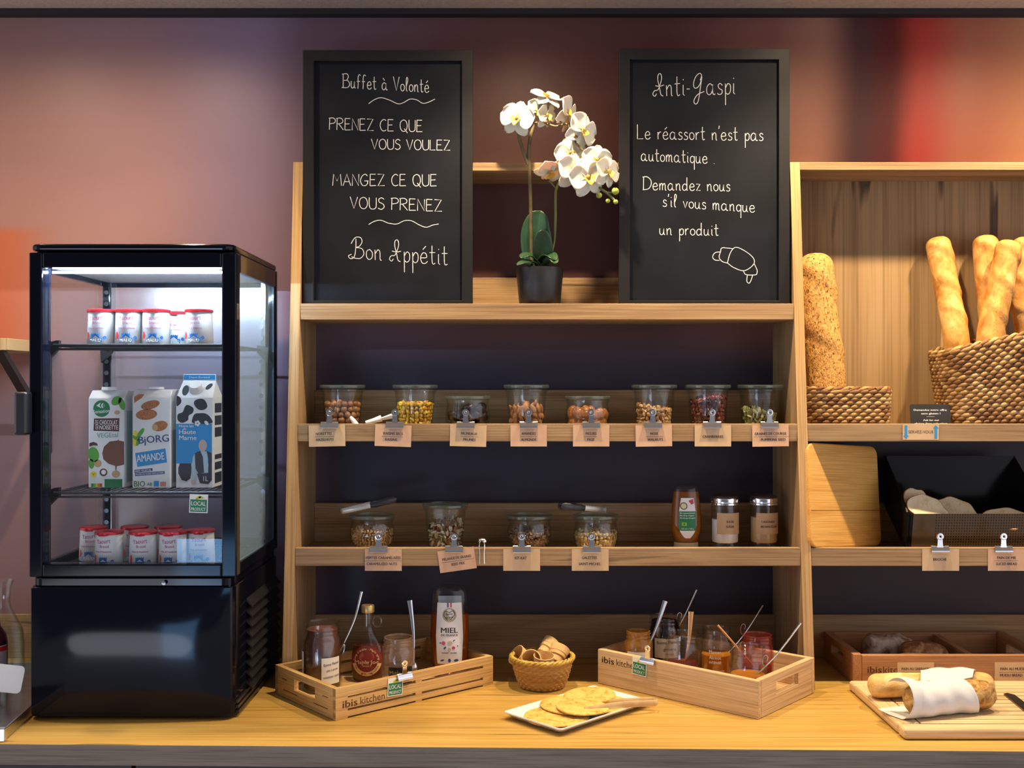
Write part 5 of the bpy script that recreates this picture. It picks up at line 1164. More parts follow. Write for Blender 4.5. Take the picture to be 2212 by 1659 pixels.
t = jamjar('jam_jar', 'tall dark cherry jam jar at the back left of the jam crate', inR(.33, .172), .0388, .119, CHR, .90, 0, JG, .88)
bmlabel(t, .0388, -.030, .036, .030, .074, [('Bonne Maman', .002, .062, .0075, .052, False, .06), ('griotte', .006, .047, .0070, .030, False), ('Fruits', .006, .037, .0042, .018, False)])
t = jamjar('jam_jar', 'half-full red jam jar with an upright copper spoon', inR(.212, .060), .0372, .118, REDJ, .45, 0, JG, .90)
bmlabel(t, .0372, -.030, .024, .018, .052, [('Bonne Maman', -.002, .037, .0075, .046, False, .0), ('fraise', 0, .025, .006, .024, False)])
t = jamjar('jam_jar', 'half-full apricot jam jar with white lettering on the glass', inR(.19, .163), .0358, .113, APR, .50, 0, JG, .86)
lettering([('Maman', -.010, .064, .0075, .026, False), ('Abricot', -.010, .052, .0075, .026, False), ('INTENSE', -.010, .042, .0055, .026, False), ('fruits intense', -.006, .026, .0028, .034, False)], WHITE, t, roundsurf(.0362))
t = jamjar('jam_jar', 'wide orange marmalade jar nearest the front corner of the jam crate', inR(.063, .072), .0385, .110, APR, .48, 0, JG, .90)
lettering([('Bonne Maman', 0, .034, .0075, .044, False, -.05)], WHITE, t, roundsurf(.0389))
t = jamjar('jam_jar', 'raspberry jam jar at the back right of the jam crate', inR(.089, .160), .0338, .115, RSP, .42, 0, JG, .88, wall=glass('red_smeared_glass', (.95, .82, .80), (.70, .40, .38), .05, .9, haze=.08, hazecol=(.5, .05, .05)))
COPPER = mat('copper_plated', (.78, .38, .16), .2, metal=1.0)
def spoon(lb, base, tip, m=None, flat=.25, w=.0055, hook=None, bend=.004):
    base = Vector(base); tip = Vector(tip); mid = (base + tip) / 2 + Vector((bend, 0, -bend))
    t = thing('teaspoon', lb, 'spoon', tuple(base), 0, 'teaspoons standing in the jars')
    pts = spline([Vector((0, 0, 0)), mid - base, tip - base], 8)
    part('handle', MB().tube(pts, [.0016 + (w - .0016) * (i / (len(pts) - 1)) ** 1.6 for i in range(len(pts))], 10, flat=flat, up=(0, 1, .1)), m or STEEL, t, smooth=60)
    dr = (base - tip).normalized()
    part('bowl', MB().ball((0, 0, 0), (.0085, .0030, .016), 12, 10, Matrix.Translation(dr * .012) @ dr.to_track_quat('Z', 'Y').to_matrix().to_4x4()), m or STEEL, t, smooth=60)
    if hook:
        k, s = hook; c = pts[int(k * (len(pts) - 1))]
        part('rest_hook', MB().tube(spline([c + Vector((a * s * .011, 0, b * .011)) for a, b in ((0, 0), (.5, -.6), (1.0, -.5), (1.2, .3), (1.0, 1.2), (.55, 1.5), (.2, 1.1), (.4, .4))], 5), .0013, 6), m or STEEL, t, smooth=60)
    return t
def PT(px, py, d): return (X(px, d), d, Z(py, d))
spoon('steel spoon leaning right behind the chocolate spread jar', PT(742, 1392, 2.385), PT(781, 1278, 2.43), w=.0040, flat=.5)
spoon('steel spoon standing upright beside the small black-label jar', PT(893, 1432, 2.318), PT(885, 1297, 2.345), w=.0055)
spoon('broad steel spoon in the small orange jam jar', inR(.325, .058, .040), PT(1437, 1298, 2.40), w=.0062, flat=.25)
spoon('thin steel spoon with a hook in the dark cherry jam jar', inR(.33, .172, .060), PT(1505, 1274, 2.475), w=.0022, flat=.7, hook=(.52, -1))
spoon('copper spoon in the half-full red jam jar', inR(.212, .060, .045), PT(1493, 1321, 2.31), COPPER, w=.0058)
spoon('thin steel spoon with a hook in the apricot jam jar', inR(.185, .170, .050), PT(1648, 1308, 2.44), w=.0020, flat=.7, hook=(.60, -1))
spoon('copper spoon leaning left out of the raspberry jam jar', inR(.089, .160, .050), PT(1550, 1350, 2.30), COPPER, w=.0026, flat=.6, hook=(.5, 1))
spoon('steel spoon with a hook leaning right out of the front marmalade jar', inR(.063, .072, .045), PT(1730, 1346, 2.25), w=.0026, flat=.6, hook=(.42, -1))

# ------------------------------------------------------------------ wicker bowl of wafer cups
WB = (X(1171, 2.36), 2.36, ZT)
wb = thing('wicker_bowl', 'small round wicker bowl of wafer cups between the two crates', 'basket', WB)
STRAW = crust('wicker_straw', [(.3, (.34, .15, .035)), (.5, (.52, .28, .075)), (.7, (.64, .42, .15))], 12, 160, .5, (1, 1, 30))
def woven(r0, r1, h, rows, stakes, amp):
    def fn(u, v):
        rw = v * rows; ph = (int(rw) % 2) * pi
        rr = r0 + (r1 - r0) * v ** .75
        b = amp * sin(stakes * 2 * pi * u / 1 + ph) * sin(pi * (rw % 1)) + amp * .6 * sin(pi * (rw % 1))
        return ((rr + b) * cos(2 * pi * u), (rr + b) * sin(2 * pi * u), h * v)
    return MB().grid(fn, stakes * 8, rows * 5 + 1, True)
part('woven_wall', woven(.046, .0665, .062, 11, 24, .0024), STRAW, wb, smooth=80)
part('inner_wall', MB().lathe([(0, .003), (.042, .003), (.062, .060)], 40), STRAW, wb, smooth=60)
rim = MB()
for s in range(3): rim.tube([((.0675 + .0030 * cos(a * 12 + s * 2.09)) * cos(a), (.0675 + .0030 * cos(a * 12 + s * 2.09)) * sin(a), .0645 + .0030 * sin(a * 12 + s * 2.09)) for a in [2 * pi * i / 192 for i in range(193)]], .0028, 6)
part('braided_rim', rim, crust('rim_straw', [(.3, (.36, .20, .03)), (.5, (.52, .36, .07)), (.7, (.62, .46, .14))], 40, 160, .5), wb, smooth=60)
WAF = mat('wafer', (.66, .42, .17), .7, noise=.12, nscale=40, bump=.4, bscale=200)
wm = MB().lathe([(0, .002), (.0125, .0), (.0140, .001), (.0150, .012), (.0165, .013), (.0175, .0135), (.0180, .020), (.0188, .0205), (.0205, .034), (.0190, .0345), (.0165, .020), (.0135, .006), (0, .005)], 28)
wc = tag(part('wafer_cup', wm, WAF, None, smooth=35), 'wafer cup lying on its side at the left of the wicker bowl, mouth to the front', 'wafer cup', 'wafer cups in the wicker bowl')
def wcup(i, dx, dy, dz, rot, lb):
    o = wc if i == 0 else wc.copy()
    if i: COL.objects.link(o)
    o.location = (WB[0] + dx, WB[1] + dy, WB[2] + dz); o.rotation_euler = tuple(R(a) for a in rot); o['label'] = lb
wcup(0, -.016, .000, .048, (58, -28, 0), 'wafer cup tipped over at the left front of the wicker bowl, mouth showing')
wcup(1, .002, -.026, .038, (12, 2, 0), 'wafer cup standing upright at the front of the wicker bowl')
wcup(2, .002, .016, .064, (-52, 30, -25), 'topmost wafer cup, tilted on the pile at the back of the wicker bowl')
wcup(3, .026, -.004, .052, (-25, 38, 20), 'ribbed wafer cup leaning at the right of the wicker bowl')
wcup(4, -.030, .022, .044, (20, -50, 0), 'wafer cup half hidden at the back left of the wicker bowl')
wcup(6, -.004, .004, .020, (5, 0, 0), 'wafer cup at the bottom of the wicker bowl, under the others')
for o_ in bpy.data.objects:
    if o_.data is wc.data: o_.scale = (1.12, 1.12, 1.12)

# ------------------------------------------------------------------ plate, pancakes, wooden tongs
PLC = Vector(((-.010 + .2753) / 2, (2.134 + 2.197) / 2, ZT)); PR = R(44.2)
pl = thing('serving_plate', 'white rectangular china plate of small pancakes at the front of the worktop', 'plate', tuple(PLC), PR)
PW, PD = .134, .078
pmh = MB(); rings = []
for off, z in ((.022, 0), (.017, 0), (0, .0125), (0, .0148), (.003, .0148), (.020, .0042)):
    rings.append([(math.copysign(abs(x) - off, x), math.copysign(abs(y) - off, y), z) for x, y in rrect(-PW, PW, -PD, PD, .008, 3)])
n = len(rings[0]); vs = [q_ for rg in rings for q_ in rg]
fs_ = [(j * n + i, j * n + (i + 1) % n, (j + 1) * n + (i + 1) % n, (j + 1) * n + i) for j in range(len(rings) - 1) for i in range(n)]
fs_ += [tuple(range(n - 1, -1, -1)), tuple((len(rings) - 1) * n + i for i in range(n))]
pmh.add(vs, fs_)
part('china', pmh, mat('white_china', (.80, .80, .80), .18), pl, smooth=40)
PAN = crust('pancake', [(.30, (.40, .15, .03)), (.42, (.62, .34, .07)), (.52, (.72, .48, .13)), (.75, (.76, .55, .20))], 75, 200, .5, bump=.25)
def pancake(lx, ly, lz, r, tilt, lb, seed):
    rd = random.Random(seed); w = [rd.uniform(.97, 1.03) for _ in range(40)]
    m = MB().lathe([(0, .0), (.9, 0), (1.0, .0015), (1.0, .0038), (.94, .0052), (.5, .0058), (0, .006)], 40)
    m.v = [(x * r * (1 + .015 * sin(3 * math.atan2(y, x) + seed)), y * r * (1 + .015 * sin(3 * math.atan2(y, x) + seed)), z + .0008 * sin(4 * x + seed) * sin(3 * y)) for x, y, z in m.v]
    P_ = pl.matrix_basis @ Vector((lx, ly, lz))
    return solo('pancake', m, PAN, lb, 'pancake', tuple(P_), (tilt[0], tilt[1], PR + seed), group='small pancakes on the plate', smooth=50)
pancake(-.064, .000, .0050, .064, (0, 0), 'pancake at the left end of the plate, half under another', 1)
pancake(.062, -.004, .0050, .062, (0, 0), 'lowest pancake at the right half of the plate', 5)
pancake(-.004, .016, .0112, .062, (0, R(-1)), 'pancake at the back of the plate, edge lifted', 2)
pancake(.060, .022, .0170, .054, (R(1), R(3)), 'pancake furthest right on the plate under the wooden tongs', 3)
pancake(-.012, -.022, .0172, .052, (R(-2), R(1)), 'pancake on top at the front middle of the plate', 4)
WT = thing('wooden_tongs', 'pale wooden tongs lying across the pancakes, bend over the plate edge', 'tongs', PT(1415, 1516, 2.178), (0, R(0), 0))
b0 = Vector(WT.location)
TW = mat('pale_birch', (.64, .45, .22), .5, noise=.12, nscale=50)
e1 = Vector(PT(1251, 1524, 2.185)) - b0; e2 = Vector(PT(1263, 1534, 2.120)) - b0
part('arm', MB().tube(spline([Vector((-.006, .009, 0)), e1 * .5 + Vector((0, .003, .003)), e1], 6), .0065, 8, flat=.28, up=(0, 1, 0)), TW, WT, smooth=50)
part('arm', MB().tube(spline([Vector((-.006, -.009, 0)), e2 * .5 + Vector((0, -.003, .003)), e2], 6), .0065, 8, flat=.28, up=(0, 1, 0)), TW, WT, smooth=50)
part('bend', MB().tube([Vector((-.006 + .010 * sin(a), -.009 * cos(a), 0)) for a in [pi * i / 12 for i in range(13)]], .0065, 8, flat=.28, up=(0, 1, 0)), TW, WT, smooth=50)
# ------------------------------------------------------------------ bread crate on the right
BC = thing('bread_crate', 'low compartment crate of dark bread against the wall on the right', 'crate', (.7506, 2.373, ZT))
BW, BD, BH, BT = .43, .222, .066, .019
DW = wood('walnut_brown_crate', (0.30, 0.13, 0.055), (0.42, 0.205, 0.090), (0.50, 0.27, 0.13), 'X', crack=0.1, rough=0.45)
DWY = wood('walnut_brown_crate_side', (0.30, 0.13, 0.055), (0.42, 0.205, 0.090), (0.50, 0.27, 0.13), 'Y', crack=0.1, rough=0.45)
bfp = part('front_panel', MB().box(BT + .0003, BW - BT - .0003, 0, .014, 0, BH - .002), DW, BC, bevel=.0015)
part('rear_panel', MB().box(BT + .0003, BW - BT - .0003, BD - .013, BD, 0, BH), DW, BC, bevel=.0015)
for x0 in (0, BW - BT):
    m = holed(x0, x0 + BT, 0, BD, .0005, BH, .075, .165, .028, .050)
    part('side_panel', m, DWY, BC, bevel=.0012)
part('divider', MB().box(.258, .272, .0143, BD - .0133, .0105, BH - .004), DWY, BC, bevel=.0012)
part('base_board', MB().box(BT + .0005, BW - BT - .0005, .0145, BD - .0135, .003, .0102), DW, BC)
lettering([('ibis', .047, .025, .0150, .031, True), ('kitchen', .098, .025, .0150, .064, False)], BURN, bfp, flatsurf(-.0003))
for px, rr, nm in ((1978, [('PAIN AU SARRASIN', 0, -.0165, .0058, .062, True), ('BUCKWHEAT BREAD', 0, -.0305, .0058, .062, True)], 'PAIN AU SARRASIN'), (2188, [('PAIN AU MUESLI', 0, -.0165, .0058, .056, True), ('MUESLI BREAD', -.004, -.0305, .0058, .049, True)], 'PAIN AU MUESLI')):
    o = card(px, 1431, 2.3722, rr, 'wood-look card reading %s on the front of the bread crate' % nm, 0, False, 0, .0805, .043)
    decal('rule_line', [[(-.031, -.0218), (.031, -.0218), (.031, -.0212), (-.031, -.0212)]], INK, o, flatsurf(-.0007))
# ---- breads
def loaf(pts, rad, m, nm, lb, cat, grp=None, squash=1.0, seed=0, slashes=0, lump=.03, n=32, k=20, up=None):
    """bread: a swept body with rounded ends, slight lumps and raised slash ridges"""
    rd = random.Random(seed); P_ = spline([Vector(p) for p in pts], k); m_ = len(P_); b0 = P_[0].copy(); mb = MB()
    nrm = Vector(up) if up else Vector((0, -1, 0)); v = []; ph = [rd.uniform(0, 6) for _ in range(6)]
    for i, p in enumerate(P_):
        t = (P_[min(i + 1, m_ - 1)] - P_[max(i - 1, 0)]).normalized(); nn = (nrm - t * nrm.dot(t)).normalized(); bt = t.cross(nn)
        u = i / (m_ - 1); L_ = sum((P_[j + 1] - P_[j]).length for j in range(m_ - 1))
        e = min(u, 1 - u) * L_ / (rad * 1.35); env = math.sqrt(max(0.0, 1 - (1 - min(1, e)) ** 2)) if e < 1 else 1.0
        r = rad * max(.03, env)
        for j in range(n):
            a = 2 * pi * j / n
            f = 1 + lump * (sin(7 * u + ph[0] + 2 * a) + .6 * sin(17 * u + ph[1] + 3 * a) + .4 * sin(33 * u + ph[2] - 2 * a))
            if slashes:
                w = (u * slashes + (a if a < pi else a - 2 * pi) * .22) % 1.0
                if abs(a if a < pi else a - 2 * pi) < 1.25: f += .10 * math.exp(-((w - .5) / .16) ** 2) - .07 * math.exp(-((w - .28) / .05) ** 2)
            v.append(p - b0 + nn * (cos(a) * r * f * squash) + bt * (sin(a) * r * f))
    fc = [(i * n + j, i * n + (j + 1) % n, (i + 1) * n + (j + 1) % n, (i + 1) * n + j) for i in range(m_ - 1) for j in range(n)]
    fc += [tuple(range(n - 1, -1, -1)), tuple((m_ - 1) * n + j for j in range(n))]
    mb.add(v, fc)
    return solo(nm, mb, m, lb, cat, tuple(b0), group=grp, smooth=70)
BAG = crust('baguette_crust', [(.26, (.24, .075, .015)), (.40, (.46, .19, .035)), (.54, (.60, .31, .08)), (.68, (.68, .44, .17)), (.82, (.74, .58, .34))], 30, 260, .55, (1, 1, .55))
SEED = crust('seeded_crust', [(.34, (.03, .014, .008)), (.39, (.16, .06, .02)), (.44, (.46, .21, .045)), (.58, (.60, .33, .09)), (.75, (.70, .47, .20))], 210, 420, .65, (1, 1, .6), 1.0)
RYE = crust('floured_rye_crust', [(.30, (.10, .045, .022)), (.42, (.22, .11, .06)), (.52, (.46, .36, .28)), (.7, (.62, .56, .50))], 26, 200, .8)
CIA = crust('pale_crust', [(.28, (.46, .22, .05)), (.45, (.66, .40, .13)), (.6, (.76, .55, .26)), (.8, (.82, .68, .44))], 26, 240, .6)
MUE = crust('oat_topped_crust', [(.30, (.05, .02, .01)), (.40, (.30, .14, .03)), (.52, (.52, .30, .08)), (.7, (.68, .48, .20))], 60, 220, .7, bump=.9)
zb = ZT + .0107
loaf([(X(1865, 2.50), 2.50, zb + .034), (X(1905, 2.50), 2.505, zb + .036), (X(1975, 2.51), 2.515, zb + .034)], .0330, RYE, 'rye_loaf', 'floured dark loaf in the left compartment of the bread crate', 'bread', 'dark loaves in the bread crate', 1.0, 3, 2, .04, up=(0, 0, 1))
loaf([(X(1945, 2.44), 2.45, zb + .032), (X(1985, 2.44), 2.448, zb + .034), (X(2052, 2.44), 2.45, zb + .030)], .0330, crust('dark_rye_crust', [(.3, (.08, .03, .012)), (.48, (.24, .10, .035)), (.58, (.40, .20, .08)), (.72, (.60, .46, .32))], 40, 200, .7), 'rye_loaf', 'glossy brown loaf leaning on the floured one in the bread crate', 'bread', 'dark loaves in the bread crate', 1.0, 5, 0, .03, up=(0, 0, 1))
loaf([(X(1915, 2.40), 2.404, zb + .030), (X(1975, 2.40), 2.402, zb + .036), (X(2045, 2.40), 2.404, zb + .030)], .0150, CIA, 'bread_slice', 'pale cut bread lying along the front of the bread crate', 'bread', None, .55, 7, 0, .03)
# cutting board with crumb slots
CB = thing('bread_cutting_board', 'pale slatted bread board on the worktop at the right front', 'cutting board', (.727, 2.0, ZT))
for ya in (0, .295): part('rim', MB().box(0, .60, ya, ya + .035, .0005, .021), MAPLE, CB, bevel=.006, seg=3)
MAPLEY = wood('maple_board_side', (0.60, 0.40, 0.20), (0.70, 0.50, 0.28), (0.76, 0.57, 0.34), 'Y', crack=0.0)
for xa in (0, .555): part('rim', MB().box(xa, xa + .045, .0352, .2948, .0005, .021), MAPLEY, CB, bevel=.006, seg=3)
for k in range(10): part('slat', MB().box(.0455, .5545, .0365 + k * .0258, .0365 + k * .0258 + .0222, .006, .0205), MAPLE, CB, bevel=.0008)
zc = ZT + .0212
def BP_(px, py, h): # a point at height h above the board
    d = (H - (zc + h)) * F / (py - CY); return (X(px, d), d, zc + h)
loaf([(X(1876, 2.195), 2.195, zc + .0252), (X(1935, 2.197), 2.197, zc + .0265), (X(2010, 2.20), 2.20, zc + .0265), (X(2080, 2.203), 2.203, zc + .0265), (X(2146, 2.206), 2.206, zc + .0252)], .0248, CIA, 'baguette', 'pale baguette lying across the board behind the paper wrap', 'bread', None, .98, 11, 0, .025, up=(0, 0, 1))
A0 = Vector((X(1955, 2.08), 2.078, zc + .030)); A1 = Vector((X(2147, 2.12), 2.124, zc + .031))
loaf([A0, A0.lerp(A1, .5), A1], .0290, MUE, 'oat_loaf', 'oat-topped brown loaf sticking out of the white paper', 'bread', None, 1.0, 13, 0, .03, up=(0, 0, 1))
ax = (A1 - A0); Lx = ax.length; axn = ax.normalized(); sd = Vector((0, 0, 1)).cross(axn).normalized()
rdp = random.Random(4)
def paper(u, v):
    s = -.10 + .78 * u; a = R(48) + R(282) * v
    edge = (.05 * sin(v * 5) if u < .2 else 0) + .22 * (v - .35) * (1 if u > .5 else 0) * (u - .5) * 2
    r = .0338 + .0018 * sin(9 * u + 7 * v) + .0012 * sin(23 * u - 11 * v) + max(0, .35 - u) * .020 * (1 + .5 * sin(6 * v))
    if v > .86: r += (v - .86) * .10
    c = A0 + axn * (Lx * (s + edge))
    q_ = c + sd * (r * cos(a)) + Vector((0, 0, 1)) * (r * sin(a))
    q_.z = max(q_.z, zc + .0016 + .0012 * sin(20 * u)); return q_
pg = MB().grid(paper, 44, 44)
# loose corner of the sheet thrown back over the baguette
def flap(u, v):
    b = A0.lerp(A1, .22 + .60 * u) + Vector((0, .022, .026))
    e = Vector((X(1992 + 120 * u, 2.21), 2.218, zc + .0550 - .012 * (2 * u - 1) ** 2 * .4))
    p_ = b.lerp(e, v); p_.z += .010 * sin(pi * v) + .0012 * sin(14 * u + 5 * v); return p_
pg.grid(flap, 26, 18)
o = solo('paper_sheet', pg, mat('white_baking_paper', (.66, .66, .66), .7, bump=.2, bscale=60), 'crumpled white paper sheet wrapped round the oat loaf on the board', 'paper', (0, 0, 0), smooth=80); thick(o, .0006)
KN = thing('bread_knife', 'bread knife lying on the board, cut off by the picture edge', 'knife', (1.022, 2.225, zc + .0008), R(-95))
part('blade', MB().prism([(0, 0), (.006, -.010), (.13, -.012), (.13, .010), (.012, .010)], .0, .0018), mat('dark_blade', (.16, .14, .12), .25, metal=.9), KN)
part('knife_handle', MB().prism(rrect(.1305, .215, -.013, .012, .006), .0, .016), BLACKP, KN, bevel=.003)

# ------------------------------------------------------------------ baskets and baguettes on the right middle shelf
SG = varied('seagrass', ((.36, .19, .055), (.46, .26, .09), (.26, .12, .035), (.52, .33, .13), (.20, .085, .025), (.42, .23, .075)), .6, 'island', .6, 260)
def coil_basket(t, w, d, h, rows, topfn, taper, strand, par_label=None):
    """basket of plaited rope rows: every strand is a twisted lump lying over the next"""
    mb = MB(); rd = random.Random(int(w * 1000))
    base = [(p[0], p[1]) for p in rrect(-w / 2, w / 2, -d / 2, d / 2, d * .33, 7)]
    per = []; tot = 0
    for i, p in enumerate(base):
        q_ = base[(i + 1) % len(base)]; l = math.hypot(q_[0] - p[0], q_[1] - p[1]); per.append((tot, l, p, q_)); tot += l
    def at(s):
        s %= tot
        for a, l, p, q_ in per:
            if a <= s <= a + l + 1e-9:
                f = (s - a) / max(l, 1e-9); return p[0] + (q_[0] - p[0]) * f, p[1] + (q_[1] - p[1]) * f, (q_[1] - p[1]) / l, -(q_[0] - p[0]) / l
        return base[0][0], base[0][1], 0, -1
    n = int(tot / strand)
    for r in range(rows):
        for i in range(n):
            s0 = (i + (r % 2) * .5 + rd.uniform(-.08, .08)) * tot / n; pts = []; 
            for j in range(6):
                f = j / 5; x, y, nx, ny = at(s0 + f * strand * 1.45)
                v_ = (r + .5) / rows; hh = h * topfn(x / w + .5); z = hh * v_ + (f - .5) * hh / rows * .55
                k = (1 - taper * (1 - v_)); bulge_ = .0035 * sin(pi * f)
                pts.append((x * k + nx * bulge_, y * k + ny * bulge_, z))
            q0 = hh / rows
            mb.tube(pts, [q0 * .22, q0 * .52, q0 * .66, q0 * .64, q0 * .50, q0 * .20], 6, True)
    part('woven_wall', mb, SG, t, smooth=60)
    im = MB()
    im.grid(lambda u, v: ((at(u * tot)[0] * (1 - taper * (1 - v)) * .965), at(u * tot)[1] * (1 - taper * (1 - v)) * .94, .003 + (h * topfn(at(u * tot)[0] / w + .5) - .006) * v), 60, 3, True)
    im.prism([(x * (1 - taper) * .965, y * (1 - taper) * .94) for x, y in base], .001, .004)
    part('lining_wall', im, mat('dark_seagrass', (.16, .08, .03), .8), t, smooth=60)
    rm = MB()
    for s in range(2):
        pts = []
        for i in range(241):
            x, y, nx, ny = at(tot * i / 240); a = 2 * pi * i / 240 * n * .55 + s * pi; hh = h * topfn(x / w + .5)
            pts.append((x + nx * .0034 * cos(a), y + ny * .0034 * cos(a), hh + .001 + .0034 * sin(a)))
        rm.tube(pts, .0042, 6)
    part('plaited_rim', rm, SG, t, smooth=60)
zsh = ZS[1] + .0008
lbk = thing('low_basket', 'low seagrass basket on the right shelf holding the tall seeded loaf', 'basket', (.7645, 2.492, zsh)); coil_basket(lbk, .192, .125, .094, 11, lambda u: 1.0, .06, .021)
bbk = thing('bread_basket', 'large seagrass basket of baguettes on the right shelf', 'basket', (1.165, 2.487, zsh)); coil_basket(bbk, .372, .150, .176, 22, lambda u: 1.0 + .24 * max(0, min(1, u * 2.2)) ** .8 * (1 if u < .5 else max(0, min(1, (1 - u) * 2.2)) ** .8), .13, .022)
zb0 = zsh + .006
loaf([(X(1790, 2.50), 2.495, zb0), (X(1782, 2.505), 2.503, 1.60), (X(1768, 2.515), 2.515, 1.74), (X(1761, 2.525), 2.525, 1.868)], .0430, SEED, 'seeded_loaf', 'tall seeded baguette loaf standing in the low basket', 'bread', None, .80, 17, 3, .02)
BG = 'baguettes standing in the large basket'
loaf([(X(2078, 2.515), 2.515, zb0 + .002), (X(2066, 2.50), 2.50, 1.66), (X(2047, 2.535), 2.537, 1.78), (X(2026, 2.55), 2.557, 1.910)], .0285, BAG, 'baguette', 'leftmost baguette in the large basket, leaning left on its own', 'bread', BG, 1.0, 19, 5, .015)
loaf([(X(2160, 2.52), 2.518, zb0 + .002), (X(2148, 2.52), 2.525, 1.66), (X(2138, 2.53), 2.535, 1.78), (X(2130, 2.54), 2.545, 1.913)], .0285, BAG, 'baguette', 'baguette behind the crossing one in the large basket', 'bread', BG, 1.0, 23, 5, .02)
loaf([(1.087, 2.447, zb0 + .002), (X(2141, 2.45), 2.455, 1.66), (X(2163, 2.46), 2.465, 1.78), (X(2184, 2.47), 2.475, 1.890)], .0290, BAG, 'baguette', 'baguette in front, leaning right across the others in the large basket', 'bread', BG, 1.0, 29, 5, .015)
loaf([(1.206, 2.495, zb0 + .002), (1.199, 2.498, 1.66), (X(2208, 2.51), 2.515, 1.78), (X(2219, 2.52), 2.528, 1.905)], .0290, BAG, 'baguette', 'rightmost baguette in the large basket, cut by the picture edge', 'bread', BG, 1.0, 31, 5, .015)
# little chalk sign
gs = thing('chalk_sign', 'small black sign about gluten-free bread standing beside the large basket', 'sign', (X(2007, 2.44), 2.428, zsh), (R(-8), 0, 0))
sb = part('plate', MB().prism(rrect(-.0455, .0455, 0, .062, .005), -.0006, .0006, 'y'), mat('slate_card', (.018, .017, .017), .5), gs)
lettering([('Demandez notre offre', 0, .0470, .0042, .074, True), ('sans gluten !', .001, .0390, .0042, .043, True), ('Ask for our', .001, .0240, .0042, .036, True), ('gluten-free selection', 0, .0165, .0042, .074, True)], WHITE, sb, flatsurf(-.0009))
decal('rule_line', [[(-.009, .0338), (.009, .0338), (.009, .0342), (-.009, .0342)]], WHITE, sb, flatsurf(-.0009))

# ------------------------------------------------------------------ leaning bamboo board and bread bin on the right lower shelf
zl = ZS[2] + .0006
p0 = Vector((.6526, 2.350, LIPS[2][0] + .0012)); exv = Vector((.809, .588, -.071)).normalized(); bw_ = .254; up_ = Vector((-.0147, .0202, .2295)); bh_ = up_.length
bb = thing('cutting_board', 'bamboo board with rounded corners standing askew at the left of the lower shelf', 'cutting board', tuple(p0))
ey = up_.cross(exv).normalized(); ez = exv.cross(ey).normalized()
M3 = Matrix((exv, ey, ez)).transposed(); bb.rotation_euler = M3.to_euler()
pg = MB().prism(rrect(0, bw_, 0, bh_, .022), 0, .013, 'y')
part('panel', pg, BAMBOO, bb, bevel=.003)
pg = MB().box(.004, bw_ - .004, -.0004, .0, bh_ * .352, bh_ * .357)
part('joint_line', pg, mat('dark_joint', (.16, .07, .02), .7), bb)
BX0, BX1 = .882, 1.19
bn = thing('bread_bin', 'glossy black open bread bin with a perforated front on the lower shelf', 'bin', (BX0, 2.387, zl))
def perforated():
    m, nt, out = newmat('perforated_warm_sheen'); p = N(nt, 'ShaderNodeBsdfPrincipled', i_Roughness=.24); L(nt, p, 0, out, 0)
    p.inputs['Specular IOR Level'].default_value = .6
    tc = N(nt, 'ShaderNodeTexCoord'); sp = N(nt, 'ShaderNodeSeparateXYZ'); L(nt, tc, 'Object', sp, 0)
    ms = []
    for ax_, st_ in (('X', .0058), ('Z', .0062)):
        a = N(nt, 'ShaderNodeMath', operation='PINGPONG'); L(nt, sp, ax_, a, 0); a.inputs[1].default_value = st_ / 2; ms.append(a)
    g = N(nt, 'ShaderNodeMath', operation='MAXIMUM'); L(nt, ms[0], 0, g, 0); L(nt, ms[1], 0, g, 1)
    h_ = N(nt, 'ShaderNodeMath', operation='LESS_THAN'); L(nt, g, 0, h_, 0); h_.inputs[1].default_value = .0013
    k = N(nt, 'ShaderNodeMath', operation='GREATER_THAN'); L(nt, sp, 'X', k, 0); k.inputs[1].default_value = .062
    mu = N(nt, 'ShaderNodeMath', operation='MULTIPLY'); L(nt, h_, 0, mu, 0); L(nt, k, 0, mu, 1)
    mx = N(nt, 'ShaderNodeMix', data_type='RGBA'); L(nt, mu, 0, mx, 0); mx.inputs[6].default_value = (.10, .065, .032, 1); mx.inputs[7].default_value = (.012, .008, .006, 1)  # warm sheen on the black front, put into its base colour
    L(nt, mx, 2, p, 'Base Color'); p.inputs['Metallic'].default_value = .35; return m
BIN = mat('bin_black', (.006, .0055, .0055), .16, spec=.15)
w_ = BX1 - BX0; ft, fb_, bt_, bbk_ = (.014, .089), (.030, .004), (.168, .208), (.172, .092)
part('front_panel', MB().prism([ft, fb_, (fb_[0] + .004, fb_[1]), (ft[0] + .004, ft[1])], .012, w_ - .012, 'x'), perforated(), bn)
sd_ = [(ft[0] + .000, ft[1] + .004), (fb_[0], fb_[1]), bbk_, bt_, (.060, .128), (.024, .092)]
for x0 in (0, w_ - .0035): part('side_panel', MB().prism(sd_, x0, x0 + .0035, 'x'), BIN, bn)
for x0, sg in ((0, 1), (w_, -1)):
    part('corner', MB().grid(lambda u, v: (x0 + sg * .013 * (1 - cos(pi / 2 * u)), (ft[0] + (fb_[0] - ft[0]) * v) + .013 * (1 - sin(pi / 2 * u)), ft[1] + .003 * (1 - u) + (fb_[1] - ft[1]) * v), 8, 3), MC['bin_black'], bn, smooth=60)
part('floor_panel', MB().prism([(fb_[0] + .0045, fb_[1]), (fb_[0] + .0045, fb_[1] + .003), (bbk_[0], bbk_[1] + .003), bbk_], .0037, w_ - .0037, 'x'), BIN, bn)
part('rear_panel', MB().prism([bbk_, bt_, (bt_[0] - .004, bt_[1]), (bbk_[0] - .004, bbk_[1])], .0037, w_ - .0037, 'x'), BIN, bn)
part('fold_ridge', MB().tube([(.004, .108, .062), (w_ - .004, .108, .062)], .003, 8), mat('bin_ridge', (.10, .07, .045), .25, metal=.5), bn)
